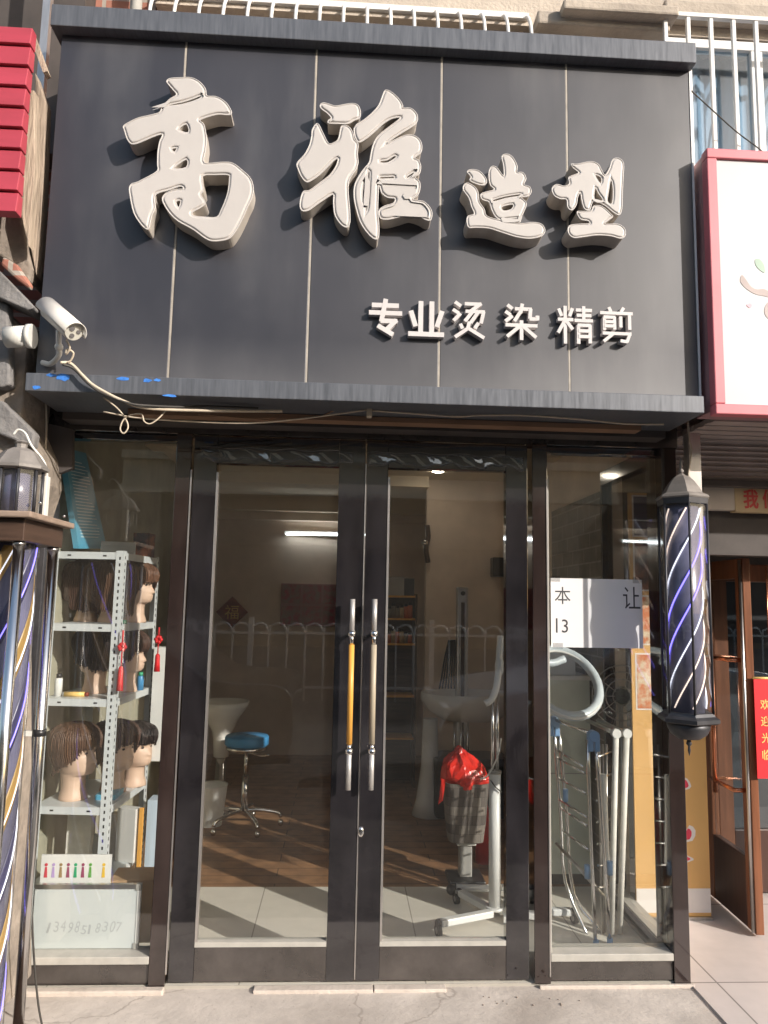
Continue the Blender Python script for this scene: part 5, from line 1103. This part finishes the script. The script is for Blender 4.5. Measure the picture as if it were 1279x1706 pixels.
tw = MB(); tw.tube([P(1004, 1290, .36), P(1008, 1400, .36), P(1010, 1440, .36)], .018, 'white_dirty', n=10); tw.build('white_rod', None, 'thick pale rod leaning inside the folded drying rack', 'rod')
np_ = thing('paper_notice', 'white paper notice taped inside the right window', 'notice', P(993, 1078, .045))
a, b_ = P(918, 1078, .046), P(1069, 966, .046)
q = MB(); q.box(a.x, b_.x, .046, .0485, a.z, b_.z, 'paper'); q.build('sheet', np_)
for tx, tz in ((a.x+.02, b_.z-.004), (b_.x-.02, b_.z-.004), (a.x+.03, a.z+.004)): MB().box(tx-.022, tx+.022, .0448, .0455, tz-.012, tz+.014, 'film').build('tape', np_)
for ch, x0_, x1_, y0_, y1_ in (('本', 924, 950, 978, 1006), ('让', 1038, 1066, 978, 1014), ('1', 926, 928.5, 1030, 1054), ('3', 936, 946, 1032, 1054)):
    q = MB(); l_, h_ = P(x0_, y1_, .046), P(x1_, y0_, .046); put_text(q, ch, l_.x, h_.x, l_.z, h_.z, .0458, .0005, 'ink_black', off=.0); q.build('letter', np_)
q = MB(); q.box(1.13, 1.43, 1.05, 1.4, .06, 1.12, 'pale_green'); q.box(1.125, 1.435, 1.04, 1.405, 1.1205, 1.145, 'white_dirty'); q.box(1.14, 1.42, 1.07, 1.38, 0, .0595, 'black_plastic'); q.box(1.13, 1.43, 1.046, 1.0495, .60, .606, 'grey_plastic'); q.build('cabinet', None, 'pale green cabinet standing behind the drying rack', 'cabinet', bevel=.004)
boxt('storage_box', (1.27, 1.2, 1.1455), .2, .2, .14, 'white_plastic', 'white storage box on the pale green cabinet', rz=R(-5))
fm = thing('fan_guard', 'round wire fan guard standing behind the poles in the right window', 'fan', P(1036, 1190, .75))
q = MB(); fc = P(1036, 1160, .80)
for r_ in (.05, .09, .13, .165): q.tube([fc+Vector((math.cos(t)*r_, 0, math.sin(t)*r_)) for t in [2*math.pi*i/28 for i in range(28)]], .0035, 'dull_chrome', n=6, sub=1, closed=True)
for k in range(10): t = k*math.pi/5; q.cyl(fc+Vector((math.cos(t)*.03, 0, math.sin(t)*.03)), fc+Vector((math.cos(t)*.165, 0, math.sin(t)*.165)), .0025, 'dull_chrome', n=6)
q.build('guard', fm)
q = MB(); q.cyl((fc.x, fc.y+.02, 0), (fc.x, fc.y+.02, fc.z), .012, 'dull_chrome', n=12); q.cyl((fc.x, fc.y+.02, 0), (fc.x, fc.y+.02, .02), .11, 'black_plastic', n=24); q.cyl((fc.x, fc.y-.01, fc.z), (fc.x, fc.y+.08, fc.z), .04, 'black_plastic', n=18); q.build('stand', fm)

# ------------------------------------------------------------------ across the street (seen in the reflections)
def opp(x0, x1, y, h_, m, lab):
    t = thing('opposite_building', lab, 'building', ((x0+x1)/2, y, -.15))
    q = MB(); q.box(x0, x1, y-8, y, -.15, h_, m); q.build('wall', t)
    q = MB(); q.box(x0, x1, y, y+.5, 5.3, 5.6, 'opp_cream'); q.box(x0, x1, y, y+.3, 5.61, 6.5, 'opp_cream'); q.box(x0, x1, y, y+.6, 6.51, 6.8, 'opp_cream'); q.build('cornice', t)
    q = MB(); x = x0+.5
    while x < x1-2: q.box(x, x+2.2, y, y+.1, .1, 3.3, 'opp_dark'); x += 2.7
    q.build('shop_openings', t)
    q = MB(); q.box(x0+.3, x1-.3, y, y+.35, 3.5, 4.6, 'opp_wall'); q.build('fascia', t)
    x = x0+1
    while x < x1-1.6:
        q = MB(); q.box(x, x+1.3, y, y+.06, 7.3, 8.9, 'upper_glass'); q.build('window', t); x += 2.8
    return t
opp(-40, -9.9, -25, 10.5, 'opp_wall', 'brown building across the street at the left'); opp(-8.1, 10.2, -24, 9.6, 'opp_wall', 'brown building across the street with cream cornice'); opp(11.8, 42, -25, 10.8, 'opp_wall', 'brown building across the street at the right')
for x0, x1, l_ in ((-11, -7.2, 'low building in the left gap between the tall ones across the street'), (9, 13, 'low building in the right gap between the tall ones across the street')):
    t = thing('opposite_building', l_, 'building', ((x0+x1)/2, -34, -.15)); MB().box(x0-3, x1+3, -40, -33.5, -.15, 5.2, 'opp_wall').build('wall', t); MB().box(x0-3, x1+3, -33.6, -33.2, 5.21, 5.4, 'opp_cream').build('cornice', t)
fe = thing('street_railing', 'pale street railing with arched tops on the far side of the road', 'railing', (0, -9.2, -.15))
q = MB()
for k in range(90):
    x = -13.5+k*.30; q.tube([(x, -9.2, -.1), (x, -9.2, 1.0), (x+.06, -9.2, 1.12), (x+.15, -9.2, 1.16), (x+.24, -9.2, 1.12), (x+.30, -9.2, 1.0)], .017, 'white_paint', n=6, sub=2)
q.box(-13.5, 13.5, -9.22, -9.18, .98, 1.02, 'white_paint'); q.box(-13.5, 13.5, -9.22, -9.18, .1, .14, 'white_paint'); q.build('bars', fe)
q = MB()
for k in range(10): q.box(-13.5+k*3-.04, -13.5+k*3+.04, -9.24, -9.16, -.15, 1.25, 'white_paint')
q.build('posts', fe)
def car(x, y, m, lab, flip):
    t = thing('parked_car', lab, 'car', (x, y, -.15), 'cars parked along the kerb'); s = -1 if flip else 1
    side = [(-2.25, .35), (-2.28, .62), (-2.2, .92), (-1.55, .98), (-1.0, 1.38), (-.3, 1.46), (.45, 1.42), (1.05, 1.02), (1.95, .86), (2.25, .68), (2.28, .38), (1.9, .24), (-1.9, .24)]
    q = MB(); q.prism([Vector((x+s*a, y-.85, b_-.15)) for a, b_ in catmull_2(side)], (0, 1.7, 0), m, False); q.build('body', t, bevel=.07, seg=3)
    for yy in (y-.853, y+.845):
        q = MB(); q.prism([Vector((x+s*a, yy, b_-.15)) for a, b_ in [(-1.3, 1.0), (-.92, 1.30), (-.3, 1.37), (.38, 1.34), (.86, 1.04)]], (0, .008, 0), 'black_plastic'); q.build('side_window', t)
    for wx in (-1.4, 1.4):
        for yy in (y-.86, y+.66):
            q = MB(); q.cyl((x+s*wx, yy, .17), (x+s*wx, yy+.2, .17), .32, 'tyre', n=28); q.cyl((x+s*wx, yy-.004, .17), (x+s*wx, yy+.204, .17), .2, 'steel', n=20); q.build('wheel', t)
    for yy in (y-.65, y+.65):
        q = MB(); q.box(x-s*2.27, x-s*2.12, yy-.17, yy+.17, .50, .68, 'tail_red'); q.build('tail_light', t)
        q = MB(); q.box(x+s*2.1, x+s*2.26, yy-.2, yy+.2, .46, .6, 'lamp_clear'); q.build('headlight', t)
def catmull_2(pts): return [(v.x, v.y) for v in catmull([Vector((a, b_, 0)) for a, b_ in pts], 3, True)]
car(-2.7, -4.35, 'car_black', 'black sedan parked at the kerb behind the viewer, mirrored in the left door', True)
car(3.2, -4.4, 'car_silver', 'silver sedan parked at the kerb behind the viewer, mirrored in the right door', True)
